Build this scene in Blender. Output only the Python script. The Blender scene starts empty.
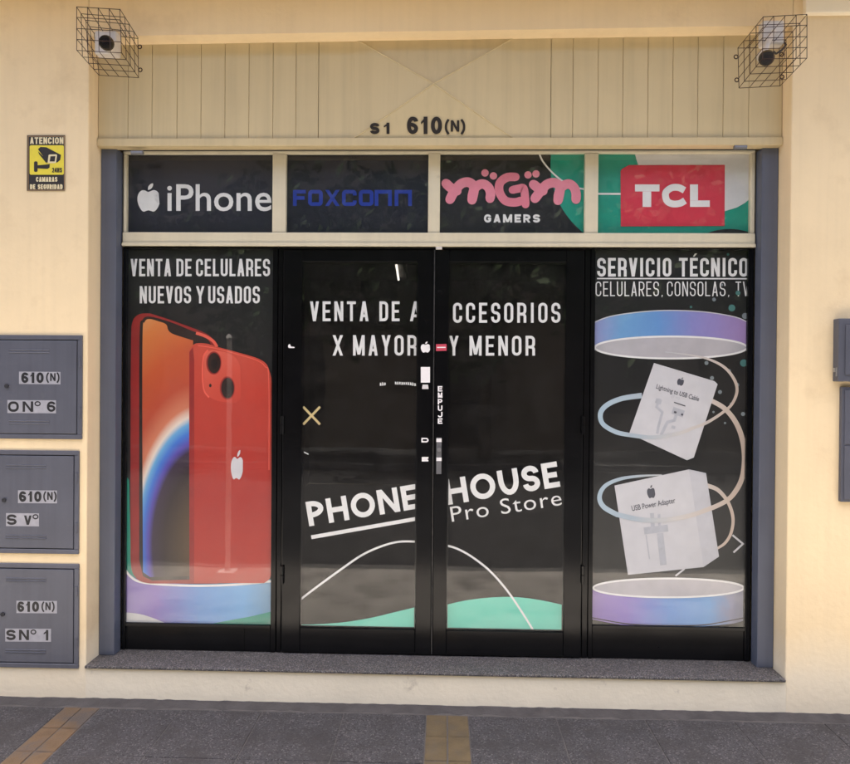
import bpy, bmesh, math, random
from mathutils import Vector

random.seed(7)
SC = bpy.context.scene
COL = SC.collection

# ------------------------------------------------------------------ camera
D = 3.5                       # camera to glazing plane (Y = 0)
CAMZ = 1.583
W, H, F = 850.0, 764.0, 690.0
YAW, PITCH, ROLL = math.radians(1.609), math.radians(0.351), math.radians(0.442)
FWD = Vector((-math.sin(YAW) * math.cos(PITCH), math.cos(YAW) * math.cos(PITCH), -math.sin(PITCH)))
_r = FWD.cross(Vector((0, 0, 1))).normalized()
_u = _r.cross(FWD)
RGT = math.cos(ROLL) * _r + math.sin(ROLL) * _u
UPV = -math.sin(ROLL) * _r + math.cos(ROLL) * _u
CAM = Vector((0, -D, CAMZ))
cam = bpy.data.cameras.new('camera')
cam.sensor_fit = 'HORIZONTAL'
cam.sensor_width = 36.0
cam.lens = 36.0 * F / W
cam.clip_start = 0.05
cam.clip_end = 2000
co = bpy.data.objects.new('camera', cam)
COL.objects.link(co)
from mathutils import Matrix
m = Matrix((RGT, UPV, -FWD)).transposed().to_4x4()
m.translation = CAM
co.matrix_world = m
SC.camera = co

# ------------------------------------------------------------------ light
SUN_EL, SUN_AZ = math.radians(87.6), math.radians(12)     # sun high, behind the building
SKY_STRENGTH, SUN_STRENGTH, EXPOSURE = 0.15, 4.6, 2.22
wd = bpy.data.worlds.new('World')
SC.world = wd
wd.use_nodes = True
nt = wd.node_tree
bg = nt.nodes['Background']
sky = nt.nodes.new('ShaderNodeTexSky')
sky.sky_type = 'NISHITA'
sky.sun_disc = False
sky.sun_elevation = SUN_EL
sky.sun_rotation = SUN_AZ
sky.air_density = 0.7
sky.dust_density = 6.0
sky.ozone_density = 0.5
nt.links.new(sky.outputs[0], bg.inputs[0])
bg.inputs[1].default_value = SKY_STRENGTH
sl = bpy.data.lights.new('sun', 'SUN')
sl.energy = SUN_STRENGTH
sl.angle = math.radians(0.5)
sl.color = (1.0, 0.94, 0.84)
so = bpy.data.objects.new('sun', sl)
COL.objects.link(so)
sdir = Vector((math.sin(SUN_AZ) * math.cos(SUN_EL), math.cos(SUN_AZ) * math.cos(SUN_EL), math.sin(SUN_EL)))
so.rotation_euler = (-sdir).to_track_quat('-Z', 'Y').to_euler()
so.location = (0, 0, 20)
vs = SC.view_settings
vs.view_transform = 'Standard'
vs.look = 'None'
vs.gamma = 1.0
vs.use_curve_mapping = False
vs.exposure = EXPOSURE
SC.render.engine = 'CYCLES'
SC.cycles.max_bounces = 6
SC.cycles.diffuse_bounces = 4
SC.cycles.transparent_max_bounces = 16
SC.cycles.use_denoising = True


# ------------------------------------------------------------------ helpers
def P(px, py, Y):
    d = FWD * F + RGT * (px - W / 2) - UPV * (py - H / 2)
    return CAM + d * ((Y - CAM.y) / d.y)


def PX(px, Y=0.0, py=450): return P(px, py, Y).x
def PZ(py, Y=0.0, px=430): return P(px, py, Y).z


def G(px, py, z=0.0):
    d = FWD * F + RGT * (px - W / 2) - UPV * (py - H / 2)
    return CAM + d * ((z - CAM.z) / d.z)


def ramp(nt, stops):
    n = nt.nodes.new('ShaderNodeValToRGB')
    e = n.color_ramp.elements
    while len(e) > 1: e.remove(e[-1])
    e[0].position = stops[0][0]
    e[0].color = (*stops[0][1], 1)
    for p, c in stops[1:]:
        x = e.new(p)
        x.color = (*c, 1)
    return n


def s2l(c):
    return tuple((x / 255 / 12.92) if x <= 10 else ((x / 255 + 0.055) / 1.055) ** 2.4 for x in c)


MATS = {}


def mat(name, col, rough=0.5, metal=0.0, spec=0.5, var=0.0, scale=8.0, bump=0.0, bscale=60.0, speck=None, dirt=None, streak=0.0, detail=6.0, coat=0.0, low=None):
    """principled material, world-position noise for colour variation, relief and wear"""
    m = bpy.data.materials.new(name)
    m.use_nodes = True
    nt = m.node_tree
    b = nt.nodes['Principled BSDF']
    b.inputs['Roughness'].default_value = rough
    b.inputs['Metallic'].default_value = metal
    b.inputs['Specular IOR Level'].default_value = spec
    b.inputs['Coat Weight'].default_value = coat
    b.inputs['Base Color'].default_value = (*col, 1)
    geo = nt.nodes.new('ShaderNodeNewGeometry')
    last = None

    def noise(sc, det=detail, vec=None, rg=0.55):
        n = nt.nodes.new('ShaderNodeTexNoise')
        n.inputs['Scale'].default_value = sc
        n.inputs['Detail'].default_value = det
        n.inputs['Roughness'].default_value = rg
        nt.links.new(vec or geo.outputs['Position'], n.inputs['Vector'])
        return n

    def mixc(fac, a, c2, mode='MIX'):
        x = nt.nodes.new('ShaderNodeMix')
        x.data_type = 'RGBA'
        x.blend_type = mode
        if isinstance(fac, float): x.inputs[0].default_value = fac
        else: nt.links.new(fac, x.inputs[0])
        for s, v in ((6, a), (7, c2)):
            if isinstance(v, tuple): x.inputs[s].default_value = (*v, 1)
            else: nt.links.new(v, x.inputs[s])
        return x.outputs[2]

    if var:
        n = noise(scale)
        r = ramp(nt, [(0.25, tuple(c * (1 - var) for c in col)), (0.75, tuple(min(1, c * (1 + var)) for c in col))])
        nt.links.new(n.outputs[0], r.inputs[0])
        last = r.outputs[0]
    else:
        last = col
    if streak:                                     # faint vertical run marks
        mp = nt.nodes.new('ShaderNodeMapping')
        mp.inputs['Scale'].default_value = (26, 26, 0.9)
        nt.links.new(geo.outputs['Position'], mp.inputs[0])
        n = noise(1.0, 4, mp.outputs[0])
        r = ramp(nt, [(0.45, (1, 1, 1)), (0.8, (1 - streak,) * 3)])
        nt.links.new(n.outputs[0], r.inputs[0])
        last = mixc(1.0, last, r.outputs[0], 'MULTIPLY')
    if speck:                                      # granite-like grains: (colour, scale, amount)
        for sc_col, sc_s, amt in speck:
            v = nt.nodes.new('ShaderNodeTexVoronoi')
            v.inputs['Scale'].default_value = sc_s
            nt.links.new(geo.outputs['Position'], v.inputs['Vector'])
            sp = nt.nodes.new('ShaderNodeSeparateColor')
            nt.links.new(v.outputs['Color'], sp.inputs[0])
            r = ramp(nt, [(1 - amt - 0.02, (0, 0, 0)), (1 - amt, (1, 1, 1))])
            nt.links.new(sp.outputs[0], r.inputs[0])
            last = mixc(r.outputs[0], last, sc_col)
    if dirt:                                       # (colour, scale, threshold, strength)
        dc, ds, th, st = dirt
        n = noise(ds, 8, rg=0.65)
        r = ramp(nt, [(th, (0, 0, 0)), (th + 0.16, (st,) * 3)])
        nt.links.new(n.outputs[0], r.inputs[0])
        last = mixc(r.outputs[0], last, dc)
    if low:                                        # (colour, height, softness): paler wall foot, light bounced off the ground and wear painted in, uneven edge
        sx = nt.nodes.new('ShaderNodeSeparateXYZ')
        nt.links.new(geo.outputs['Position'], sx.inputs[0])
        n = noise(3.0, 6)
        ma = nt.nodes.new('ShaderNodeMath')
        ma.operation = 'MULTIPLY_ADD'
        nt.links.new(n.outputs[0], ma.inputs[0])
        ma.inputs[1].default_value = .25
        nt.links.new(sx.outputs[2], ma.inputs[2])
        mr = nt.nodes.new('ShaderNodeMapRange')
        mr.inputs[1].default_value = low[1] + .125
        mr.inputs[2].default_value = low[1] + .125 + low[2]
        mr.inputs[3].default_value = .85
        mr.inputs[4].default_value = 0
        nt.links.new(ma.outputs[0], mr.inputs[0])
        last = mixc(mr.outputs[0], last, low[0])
    if not isinstance(last, tuple):
        nt.links.new(last, b.inputs['Base Color'])
    if bump:
        n = noise(bscale, 5)
        n2 = noise(bscale / 9, 3)
        ad = nt.nodes.new('ShaderNodeMath')
        ad.operation = 'ADD'
        nt.links.new(n.outputs[0], ad.inputs[0])
        nt.links.new(n2.outputs[0], ad.inputs[1])
        bp = nt.nodes.new('ShaderNodeBump')
        bp.inputs['Strength'].default_value = bump
        bp.inputs['Distance'].default_value = 0.004
        nt.links.new(ad.outputs[0], bp.inputs['Height'])
        nt.links.new(bp.outputs[0], b.inputs['Normal'])
    MATS[name] = m
    return m


def gradmat(name, stops, pa, pb, rough=0.45, mottle=0.08):
    """printed colour gradient running from world point pa to pb"""
    m = bpy.data.materials.new(name)
    m.use_nodes = True
    nt = m.node_tree
    b = nt.nodes['Principled BSDF']
    b.inputs['Roughness'].default_value = rough
    geo = nt.nodes.new('ShaderNodeNewGeometry')
    d = pb - pa
    L2 = d.length_squared
    dot = nt.nodes.new('ShaderNodeVectorMath')
    dot.operation = 'DOT_PRODUCT'
    sub = nt.nodes.new('ShaderNodeVectorMath')
    sub.operation = 'SUBTRACT'
    sub.inputs[1].default_value = pa
    nt.links.new(geo.outputs['Position'], sub.inputs[0])
    nt.links.new(sub.outputs[0], dot.inputs[0])
    dot.inputs[1].default_value = d / L2
    nz = nt.nodes.new('ShaderNodeTexNoise')
    nz.inputs['Scale'].default_value = 22
    nt.links.new(geo.outputs['Position'], nz.inputs['Vector'])
    ma = nt.nodes.new('ShaderNodeMath')
    ma.operation = 'MULTIPLY_ADD'
    nt.links.new(nz.outputs[0], ma.inputs[0])
    ma.inputs[1].default_value = mottle
    nt.links.new(dot.outputs['Value'], ma.inputs[2])
    r = ramp(nt, [(p, s2l(c)) for p, c in stops])
    nt.links.new(ma.outputs[0], r.inputs[0])
    nt.links.new(r.outputs[0], b.inputs['Base Color'])
    MATS[name] = m
    return m


def glassmat(name, refl=1.0, ior=1.62):
    m = bpy.data.materials.new(name)
    m.use_nodes = True
    nt = m.node_tree
    nt.nodes.remove(nt.nodes['Principled BSDF'])
    out = nt.nodes['Material Output']
    tr = nt.nodes.new('ShaderNodeBsdfTransparent')
    tr.inputs[0].default_value = (0.985, 0.995, 0.99, 1)
    gl = nt.nodes.new('ShaderNodeBsdfGlossy')
    gl.inputs['Roughness'].default_value = 0.012
    fr = nt.nodes.new('ShaderNodeFresnel')
    fr.inputs[0].default_value = ior
    mx = nt.nodes.new('ShaderNodeMixShader')
    nz = nt.nodes.new('ShaderNodeTexNoise')
    nz.inputs['Scale'].default_value = 2.2
    geo = nt.nodes.new('ShaderNodeNewGeometry')
    nt.links.new(geo.outputs['Position'], nz.inputs['Vector'])
    bp = nt.nodes.new('ShaderNodeBump')
    bp.inputs['Strength'].default_value = 0.02
    bp.inputs['Distance'].default_value = 0.05
    nt.links.new(nz.outputs[0], bp.inputs['Height'])
    nt.links.new(bp.outputs[0], gl.inputs['Normal'])
    bf = nt.nodes.new('ShaderNodeMath')             # the pane's outer face carries the whole reflection
    bf.operation = 'SUBTRACT'
    bf.inputs[0].default_value = 1.0
    nt.links.new(geo.outputs['Backfacing'], bf.inputs[1])
    mu = nt.nodes.new('ShaderNodeMath')
    mu.operation = 'MULTIPLY'
    nt.links.new(bf.outputs[0], mu.inputs[0])
    nt.links.new(fr.outputs[0], mu.inputs[1])
    nt.links.new(mu.outputs[0], mx.inputs[0])
    nt.links.new(tr.outputs[0], mx.inputs[1])
    nt.links.new(gl.outputs[0], mx.inputs[2])
    # thin dust lying on the pane
    df = nt.nodes.new('ShaderNodeBsdfDiffuse')
    df.inputs[0].default_value = (0.5, 0.47, 0.43, 1)
    n2 = nt.nodes.new('ShaderNodeTexNoise')
    n2.inputs['Scale'].default_value = 9
    n2.inputs['Detail'].default_value = 8
    n2.inputs['Roughness'].default_value = 0.7
    nt.links.new(geo.outputs['Position'], n2.inputs['Vector'])
    r = ramp(nt, [(0.42, (0.002,) * 3), (0.8, (0.016,) * 3)])
    nt.links.new(n2.outputs[0], r.inputs[0])
    m2 = nt.nodes.new('ShaderNodeMixShader')
    nt.links.new(r.outputs[0], m2.inputs[0])
    nt.links.new(mx.outputs[0], m2.inputs[1])
    nt.links.new(df.outputs[0], m2.inputs[2])
    nt.links.new(m2.outputs[0], out.inputs[0])
    MATS[name] = m
    return m


def tintmat(name, c):
    m = bpy.data.materials.new(name)
    m.use_nodes = True
    nt = m.node_tree
    nt.nodes.remove(nt.nodes['Principled BSDF'])
    tr = nt.nodes.new('ShaderNodeBsdfTransparent')
    tr.inputs[0].default_value = (*c, 1)
    df = nt.nodes.new('ShaderNodeBsdfDiffuse')
    df.inputs[0].default_value = (0.016, 0.014, 0.013, 1)
    mx = nt.nodes.new('ShaderNodeMixShader')
    mx.inputs[0].default_value = 0.4
    nt.links.new(tr.outputs[0], mx.inputs[1])
    nt.links.new(df.outputs[0], mx.inputs[2])
    nt.links.new(mx.outputs[0], nt.nodes['Material Output'].inputs[0])
    MATS[name] = m


def M(x): return MATS[x] if isinstance(x, str) else x


def empty(name, loc, label=None, cat=None, group=None):
    o = bpy.data.objects.new(name, None)
    o.empty_display_size = 0.1
    COL.objects.link(o)
    o.location = loc
    if label: o['label'] = label
    if cat: o['category'] = cat
    if group: o['group'] = group
    return o


def wloc(o):
    v = Vector(o.location)
    while o.parent:
        o = o.parent
        v += Vector(o.location)
    return v


def build(name, vf, material, parent=None, smooth=False, **props):
    """link a mesh given in world coordinates; its origin goes to its own centre"""
    v, f = vf
    v = [Vector(p) for p in v]
    lo = Vector((min(p.x for p in v), min(p.y for p in v), min(p.z for p in v)))
    hi = Vector((max(p.x for p in v), max(p.y for p in v), max(p.z for p in v)))
    c = (lo + hi) / 2
    me = bpy.data.meshes.new(name)
    me.from_pydata([p - c for p in v], [], f)
    me.update()
    if smooth:
        for p in me.polygons: p.use_smooth = True
    me.materials.append(M(material))
    o = bpy.data.objects.new(name, me)
    COL.objects.link(o)
    if parent:
        o.parent = parent
        o.location = c - wloc(parent)
    else:
        o.location = c
    for k, x in props.items(): o[k] = x
    return o


def box(x0, x1, y0, y1, z0, z1, bev=0.0, seg=2):
    v = [(x, y, z) for x in (x0, x1) for y in (y0, y1) for z in (z0, z1)]
    f = [(0, 1, 3, 2), (4, 6, 7, 5), (0, 4, 5, 1), (2, 3, 7, 6), (0, 2, 6, 4), (1, 5, 7, 3)]
    if not bev: return v, f
    bm = bmesh.new()
    vs = [bm.verts.new(p) for p in v]
    for q in f: bm.faces.new([vs[i] for i in q])
    bmesh.ops.bevel(bm, geom=bm.edges[:], offset=bev, segments=seg, affect='EDGES', profile=0.5)
    bm.verts.index_update()
    r = ([p.co.copy() for p in bm.verts], [[x.index for x in q.verts] for q in bm.faces])
    bm.free()
    return r


def join(*parts):
    V, Fc = [], []
    for v, f in parts:
        n = len(V)
        V += list(v)
        Fc += [[i + n for i in q] for q in f]
    return V, Fc


def tube(a, b, r, n=8, cap=True, r2=None):
    a, b = Vector(a), Vector(b)
    d = (b - a).normalized()
    u = d.orthogonal().normalized()
    w = d.cross(u)
    r2 = r if r2 is None else r2
    V = [a + (u * math.cos(t) + w * math.sin(t)) * r for t in [2 * math.pi * k / n for k in range(n)]]
    V += [b + (u * math.cos(t) + w * math.sin(t)) * r2 for t in [2 * math.pi * k / n for k in range(n)]]
    Fc = [(k, (k + 1) % n, n + (k + 1) % n, n + k) for k in range(n)]
    if cap: Fc += [tuple(range(n - 1, -1, -1)), tuple(range(n, 2 * n))]
    return V, Fc


def torus(c, ax, R, r, n=14, k=6):
    ax = Vector(ax).normalized()
    u = ax.orthogonal().normalized()
    w = ax.cross(u)
    V, Fc = [], []
    for i in range(n):
        t = 2 * math.pi * i / n
        d = u * math.cos(t) + w * math.sin(t)
        for j in range(k):
            s = 2 * math.pi * j / k
            V.append(Vector(c) + d * (R + r * math.cos(s)) + ax * r * math.sin(s))
    for i in range(n):
        for j in range(k):
            Fc.append((i * k + j, ((i + 1) % n) * k + j, ((i + 1) % n) * k + (j + 1) % k, i * k + (j + 1) % k))
    return V, Fc


# ---- flat print: shapes given in photo pixels, laid on the plane Y of the pane they are stuck to
STEP = 0.00012


def sheet(polys, Y):
    """list of pixel polygons -> one mesh of flat sheets, each a hair in front of the one before"""
    V, Fc = [], []
    for k, pl in enumerate(polys):
        n = len(V)
        V += [P(x, y, Y - STEP * (k % 4)) for x, y in pl]
        Fc.append(list(range(n, n + len(pl))))
    return V, Fc


def round_path(pts, rad, closed=False, n=6):
    out = []
    N = len(pts)
    rads = rad if isinstance(rad, (list, tuple)) else [rad] * N
    for i, p in enumerate(pts):
        if not closed and i in (0, N - 1):
            out.append(p)
            continue
        a, c = pts[i - 1], pts[(i + 1) % N]
        la, lc = math.dist(a, p), math.dist(c, p)
        fa = 1.0 if (not closed and i - 1 == 0) else 0.5
        fc = 1.0 if (not closed and i + 1 == N - 1) else 0.5
        ra, rc = min(rads[i], la * fa), min(rads[i], lc * fc)
        if ra < 1e-4 or rc < 1e-4:
            out.append(p)
            continue
        s = (p[0] + (a[0] - p[0]) * ra / la, p[1] + (a[1] - p[1]) * ra / la)
        e = (p[0] + (c[0] - p[0]) * rc / lc, p[1] + (c[1] - p[1]) * rc / lc)
        for k in range(n + 1):
            t = k / n
            q = 0.42                                # close to a circular arc
            h1 = (s[0] + (p[0] - s[0]) * (1 - q) * 0.95, s[1] + (p[1] - s[1]) * (1 - q) * 0.95)
            h2 = (e[0] + (p[0] - e[0]) * (1 - q) * 0.95, e[1] + (p[1] - e[1]) * (1 - q) * 0.95)
            w = ((1 - t) ** 3, 3 * t * (1 - t) ** 2, 3 * t * t * (1 - t), t ** 3)
            out.append(tuple(w[0] * s[j] + w[1] * h1[j] + w[2] * h2[j] + w[3] * e[j] for j in (0, 1)))
    res = [out[0]]
    for p in out[1:]:
        if math.dist(p, res[-1]) > 1e-3: res.append(p)
    if closed and math.dist(res[0], res[-1]) < 1e-3: res.pop()
    return res


def stroke(pts, w, closed=False):
    """centreline -> list of quads (pixel space) with mitred joints; w: width or list of widths"""
    N = len(pts)
    ws = w if isinstance(w, (list, tuple)) else [w] * N
    L, R = [], []
    for i, p in enumerate(pts):
        if closed:
            a, c = pts[i - 1], pts[(i + 1) % N]
        else:
            a, c = pts[max(0, i - 1)], pts[min(N - 1, i + 1)]
        def unit(q, r):
            d = (r[0] - q[0], r[1] - q[1])
            l = math.hypot(*d) or 1
            return d[0] / l, d[1] / l
        d1 = unit(a, p) if (closed or i > 0) else unit(p, c)
        d2 = unit(p, c) if (closed or i < N - 1) else d1
        n1, n2 = (-d1[1], d1[0]), (-d2[1], d2[0])
        mx, my = n1[0] + n2[0], n1[1] + n2[1]
        l2 = mx * mx + my * my
        k = min(2.0 / l2, 1.6) if l2 > 1e-6 else 1
        ox, oy = mx * k * ws[i] / 2, my * k * ws[i] / 2
        L.append((p[0] + ox, p[1] + oy))
        R.append((p[0] - ox, p[1] - oy))
    q = []
    for i in range(N if closed else N - 1):
        j = (i + 1) % N
        q.append([L[i], L[j], R[j], R[i]])
    return q


def strips(strokes, Y, k0=0):
    V, Fc = [], []
    for k, qs in enumerate(strokes):
        for q in qs:
            n = len(V)
            V += [P(x, y, Y - STEP * ((k + k0) % 5)) for x, y in q]
            Fc.append([n, n + 1, n + 2, n + 3])
    return V, Fc


def ellipse(cx, cy, a, b, n=32, t0=0, t1=360, rot=0):
    out = []
    full = abs(t1 - t0) >= 360
    for k in range(n if full else n + 1):
        t = math.radians(t0 + (t1 - t0) * k / n)
        x, y = a * math.cos(t), b * math.sin(t)
        c, s = math.cos(rot), math.sin(rot)
        out.append((cx + x * c - y * s, cy + x * s + y * c))
    return out


def spline(pts, n=8, closed=False):
    out = []
    N = len(pts)
    for i in range(N if closed else N - 1):
        p0 = pts[i - 1] if (closed or i > 0) else pts[0]
        p1, p2 = pts[i], pts[(i + 1) % N]
        p3 = pts[(i + 2) % N] if (closed or i + 2 < N) else pts[-1]
        for k in range(n):
            t = k / n
            out.append(tuple(0.5 * (2 * p1[j] + (p2[j] - p0[j]) * t + (2 * p0[j] - 5 * p1[j] + 4 * p2[j] - p3[j]) * t * t + (3 * p1[j] - p0[j] - 3 * p2[j] + p3[j]) * t ** 3) for j in (0, 1)))
    if not closed: out.append(pts[-1])
    return out


# ---- a drawn alphabet: glyph(ch, w, h, t, r) -> list of strokes (quads), x right / y up, box [0,w]x[0,h]
def glyph(ch, w, h, t, r):
    xl, xr, yb, yt, ym = t / 2, w - t / 2, t / 2, h - t / 2, h * 0.5
    S = []
    def path(pts, rad=0.0, closed=False): S.append(stroke(round_path(pts, rad, closed), t, closed))
    def bar(x0, y0, x1, y1, tw): S.append([[(x0 - tw / 2, y0), (x1 - tw / 2, y1), (x1 + tw / 2, y1), (x0 + tw / 2, y0)]])
    td = t * 1.06
    if ch in 'O0D':
        path([(xl, yb), (xr, yb), (xr, yt), (xl, yt)], [0, r, r, 0] if ch == 'D' else r, True)
    elif ch == 'C': path([(xr, h * .66), (xr, yt), (xl, yt), (xl, yb), (xr, yb), (xr, h * .34)], r)
    elif ch == 'G': path([(xr, h * .68), (xr, yt), (xl, yt), (xl, yb), (xr, yb), (xr, ym - t * .1), (w * .55, ym - t * .1)], [r, r, r, r, r, 0, 0])
    elif ch in 'EFÉ':
        path([(w, yt), (xl, yt), (xl, yb), (w, yb)] if ch != 'F' else [(w, yt), (xl, yt), (xl, 0)])
        path([(t * .9, ym), (w * .9, ym)])
        if ch == 'É': S.append([[(w * .38, h * 1.07), (w * .62, h * 1.24), (w * .92, h * 1.24), (w * .58, h * 1.07)]])
    elif ch == 'L': path([(xl, h), (xl, yb), (w, yb)])
    elif ch == 'I': path([(w / 2, 0), (w / 2, h)])
    elif ch == 'T': path([(0, yt), (w, yt)]); path([(w / 2, 0), (w / 2, h - t * .9)])
    elif ch == 'H': path([(xl, 0), (xl, h)]); path([(xr, 0), (xr, h)]); path([(t * .9, ym), (w - t * .9, ym)])
    elif ch == 'U': path([(xl, h), (xl, yb), (xr, yb), (xr, h)], r)
    elif ch == 'J': path([(xr, h), (xr, yb), (xl, yb), (xl, h * .35)], r)
    elif ch in 'PRB':
        path([(xl, 0), (xl, h)])
        lo = h * (.44 if ch != 'B' else .52)
        path([(t * .9, yt), (xr, yt), (xr, lo), (t * .9, lo)], r)
        if ch == 'R':
            if r < w * .4 and h > w * 1.5: path([(w * .4, lo - t * .1), (xr, lo - t * .1), (xr, 0)], r * .8)
            else: bar(w - td * .55, 0, w * .48, lo, td * 1.1)
        if ch == 'B': path([(t * .9, lo), (xr, lo), (xr, yb), (t * .9, yb)], r)
    elif ch in 'S5': path([(xr, h * .70), (xr, yt), (xl, yt), (xl, ym), (xr, ym), (xr, yb), (xl, yb), (xl, h * .30)], r)
    elif ch == '6': path([(xr, h * .72), (xr, yt), (xl, yt), (xl, yb), (xr, yb), (xr, h * .55), (t * .8, h * .55)], r)
    elif ch == '2': path([(xl, h * .7), (xl, yt), (xr, yt), (xr, h * .52), (xl, yb), (w, yb)], [0, r, r, r * .6, 0, 0])
    elif ch == '4': bar(t * .3, h * .32, w * .62, h, td); path([(0, h * .28), (w, h * .28)]); path([(w * .7, 0), (w * .7, h)])
    elif ch == '1': path([(w * .62, 0), (w * .62, h)]); S.append([[(w * .1, h * .70), (w * .62, h * .98), (w * .62, h * .78), (w * .1, h * .56)]])
    elif ch == 'N': path([(xl, 0), (xl, h)]); path([(xr, 0), (xr, h)]); bar(td * .5, h, w - td * .5, 0, td)
    elif ch == 'M': path([(xl, 0), (xl, h)]); path([(xr, 0), (xr, h)]); bar(td * .5, h, w / 2, h * .05, td); bar(w - td * .5, h, w / 2, h * .05, td)
    elif ch == 'A': bar(td / 2, 0, w / 2, h, td); bar(w - td / 2, 0, w / 2, h, td); path([(w * .22, h * .27), (w * .78, h * .27)])
    elif ch == 'V': bar(td / 2, h, w / 2, 0, td); bar(w - td / 2, h, w / 2, 0, td)
    elif ch == 'X': bar(td / 2, h, w - td / 2, 0, td); bar(w - td / 2, h, td / 2, 0, td)
    elif ch == 'Y': bar(td / 2, h, w / 2, h * .42, td); bar(w - td / 2, h, w / 2, h * .42, td); path([(w / 2, 0), (w / 2, h * .5)])
    elif ch == ',': S.append([[(w * .3, t * 1.1), (w * .3 + t, t * 1.1), (w * .3 + t * .5, -t * .9), (w * .3, -t * .9)]])
    elif ch == '(': S.append(stroke(spline([(w * .85, h * 1.08), (w * .35, h * .75), (w * .22, h * .42), (w * .35, h * .1), (w * .85, -h * .22)], 4), t))
    elif ch == ')': S.append(stroke(spline([(w * .15, h * 1.08), (w * .65, h * .75), (w * .78, h * .42), (w * .65, h * .1), (w * .15, -h * .22)], 4), t))
    elif ch == 'º': S.append(stroke(ellipse(w / 2, h * .78, w * .42, h * .19, 16), t * .75, True))
    return S


NARROW = {'I': .45, ',': .45, '1': .72, '(': .5, ')': .5, ' ': .62, 'M': 1.28, 'E': .9, 'F': .88, 'L': .86, 'É': .9, 'º': .55}


def drawn_text(s, x0, x1, base, cap, t, Y, r=None, gap=.28, ang=0.0, weights=None, skip=()):
    """strokes for text from x0 to x1 (pixels) on a baseline, cap height in px, turned by ang about (x0, base)"""
    wt = [(weights or NARROW).get(c, 1.0) for c in s]
    tot = sum(wt) + gap * (len(s) - 1)
    u = (x1 - x0) / tot
    x = 0.0
    allq = []
    c, sn = math.cos(ang), math.sin(ang)
    for ch, k in zip(s, wt):
        w = u * k
        for st in glyph(ch, w, cap, t, u * .42 if r is None else r) if ch != ' ' else []:
            allq.append([[(x0 + (x + p[0]) * c + p[1] * sn, base + (x + p[0]) * sn - p[1] * c) for p in q] for q in st])
        x += w + u * gap
    return strips(allq, Y)


def font_text(s, x0, x1, base, cap, Y, bold=0.0, ang=0.0, space=1.0, ref='H'):
    """Blender's built-in letters fitted into x0..x1 (pixels) with a cap height, laid on plane Y"""
    cu = bpy.data.curves.new('t', 'FONT')
    cu.body = s
    cu.offset = bold
    cu.space_character = space
    cu.resolution_u = 4
    ob = bpy.data.objects.new('t', cu)
    COL.objects.link(ob)
    me = bpy.data.meshes.new_from_object(ob)
    bpy.data.objects.remove(ob)
    bpy.data.curves.remove(cu)
    vs_ = [v.co.copy() for v in me.vertices]
    fs = [list(p.vertices) for p in me.polygons]
    bpy.data.meshes.remove(me)
    lo, hi = min(v.x for v in vs_), max(v.x for v in vs_)
    sx = (x1 - x0) / (hi - lo)
    sy = cap / (0.69 + bold)
    c, sn = math.cos(ang), math.sin(ang)
    V = []
    for v in vs_:
        px, py = (v.x - lo) * sx, v.y * sy
        V.append(P(x0 + px * c + py * sn, base + px * sn - py * c, Y))
    return V, fs


APPLE = [(.50, .30), (.60, .27), (.73, .235), (.86, .27), (.93, .335), (.93, .336), (.845, .42), (.805, .53), (.845, .65), (.965, .735), (.966, .736), (.90, .86), (.80, .96), (.71, .995), (.60, .97), (.50, .95), (.40, .97), (.29, .998), (.18, .93), (.08, .78), (.025, .62), (.03, .45), (.10, .32), (.22, .245), (.35, .25), (.44, .29)]
LEAF = [(.48, .22), (.49, .12), (.58, .03), (.69, .0), (.69, .09), (.62, .18), (.52, .225)]


def apple(x0, x1, y0, y1, Y, ang=0.0):
    polys = []
    cx, cy = (x0 + x1) / 2, (y0 + y1) / 2
    for sh in (APPLE, LEAF):
        pts = spline(sh, 4, True)
        o = []
        for a, b in pts:
            x, y = x0 + a * (x1 - x0) - cx, y0 + b * (y1 - y0) - cy
            o.append((cx + x * math.cos(ang) - y * math.sin(ang), cy + x * math.sin(ang) + y * math.cos(ang)))
        polys.append(o)
    return sheet(polys, Y)


# ------------------------------------------------------------------ materials
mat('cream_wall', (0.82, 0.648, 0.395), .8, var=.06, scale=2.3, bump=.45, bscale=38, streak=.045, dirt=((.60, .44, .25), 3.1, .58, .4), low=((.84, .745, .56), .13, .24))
mat('cream_plinth', (0.84, 0.755, 0.575), .8, var=.06, scale=3, bump=.5, bscale=40, dirt=((.36, .30, .23), 9, .63, .7))
mat('soffit_paint', (0.84, 0.62, 0.27), .85, var=.05, scale=2, bump=.2)
mat('panel_paint', (0.60, 0.485, 0.275), .55, var=.05, scale=3, bump=.08, bscale=30, streak=.12)
mat('panel_back', (0.36, 0.265, 0.145), .8)
mat('guide_grey', (0.100, 0.112, 0.148), .42, var=.08, scale=5, bump=.05, streak=.15)
mat('cream_frame', (0.66, 0.59, 0.42), .42, var=.07, scale=6, bump=.06, streak=.08, dirt=((.33, .27, .18), 14, .66, .5))
mat('black_frame', (0.0045, 0.0045, 0.005), .15, spec=.24, var=.3, scale=9, bump=.03, bscale=25, dirt=((.022, .02, .018), 18, .66, .5))
mat('dark_gap', (0.006, 0.006, 0.006), .8)
mat('threshold_granite', (0.072, 0.069, 0.072), .55, var=.2, scale=30, bump=.3, bscale=200, speck=[((.24, .225, .22), 260, .2), ((.02, .02, .022), 240, .28), ((.15, .125, .10), 300, .10)], dirt=((.06, .055, .05), 5, .6, .5))
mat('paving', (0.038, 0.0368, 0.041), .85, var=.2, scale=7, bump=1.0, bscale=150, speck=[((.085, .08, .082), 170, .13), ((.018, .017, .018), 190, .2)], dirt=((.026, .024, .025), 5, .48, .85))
mat('paving_bed', (0.075, 0.070, 0.068), .95, var=.25, scale=12, bump=.6, bscale=120)
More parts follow.
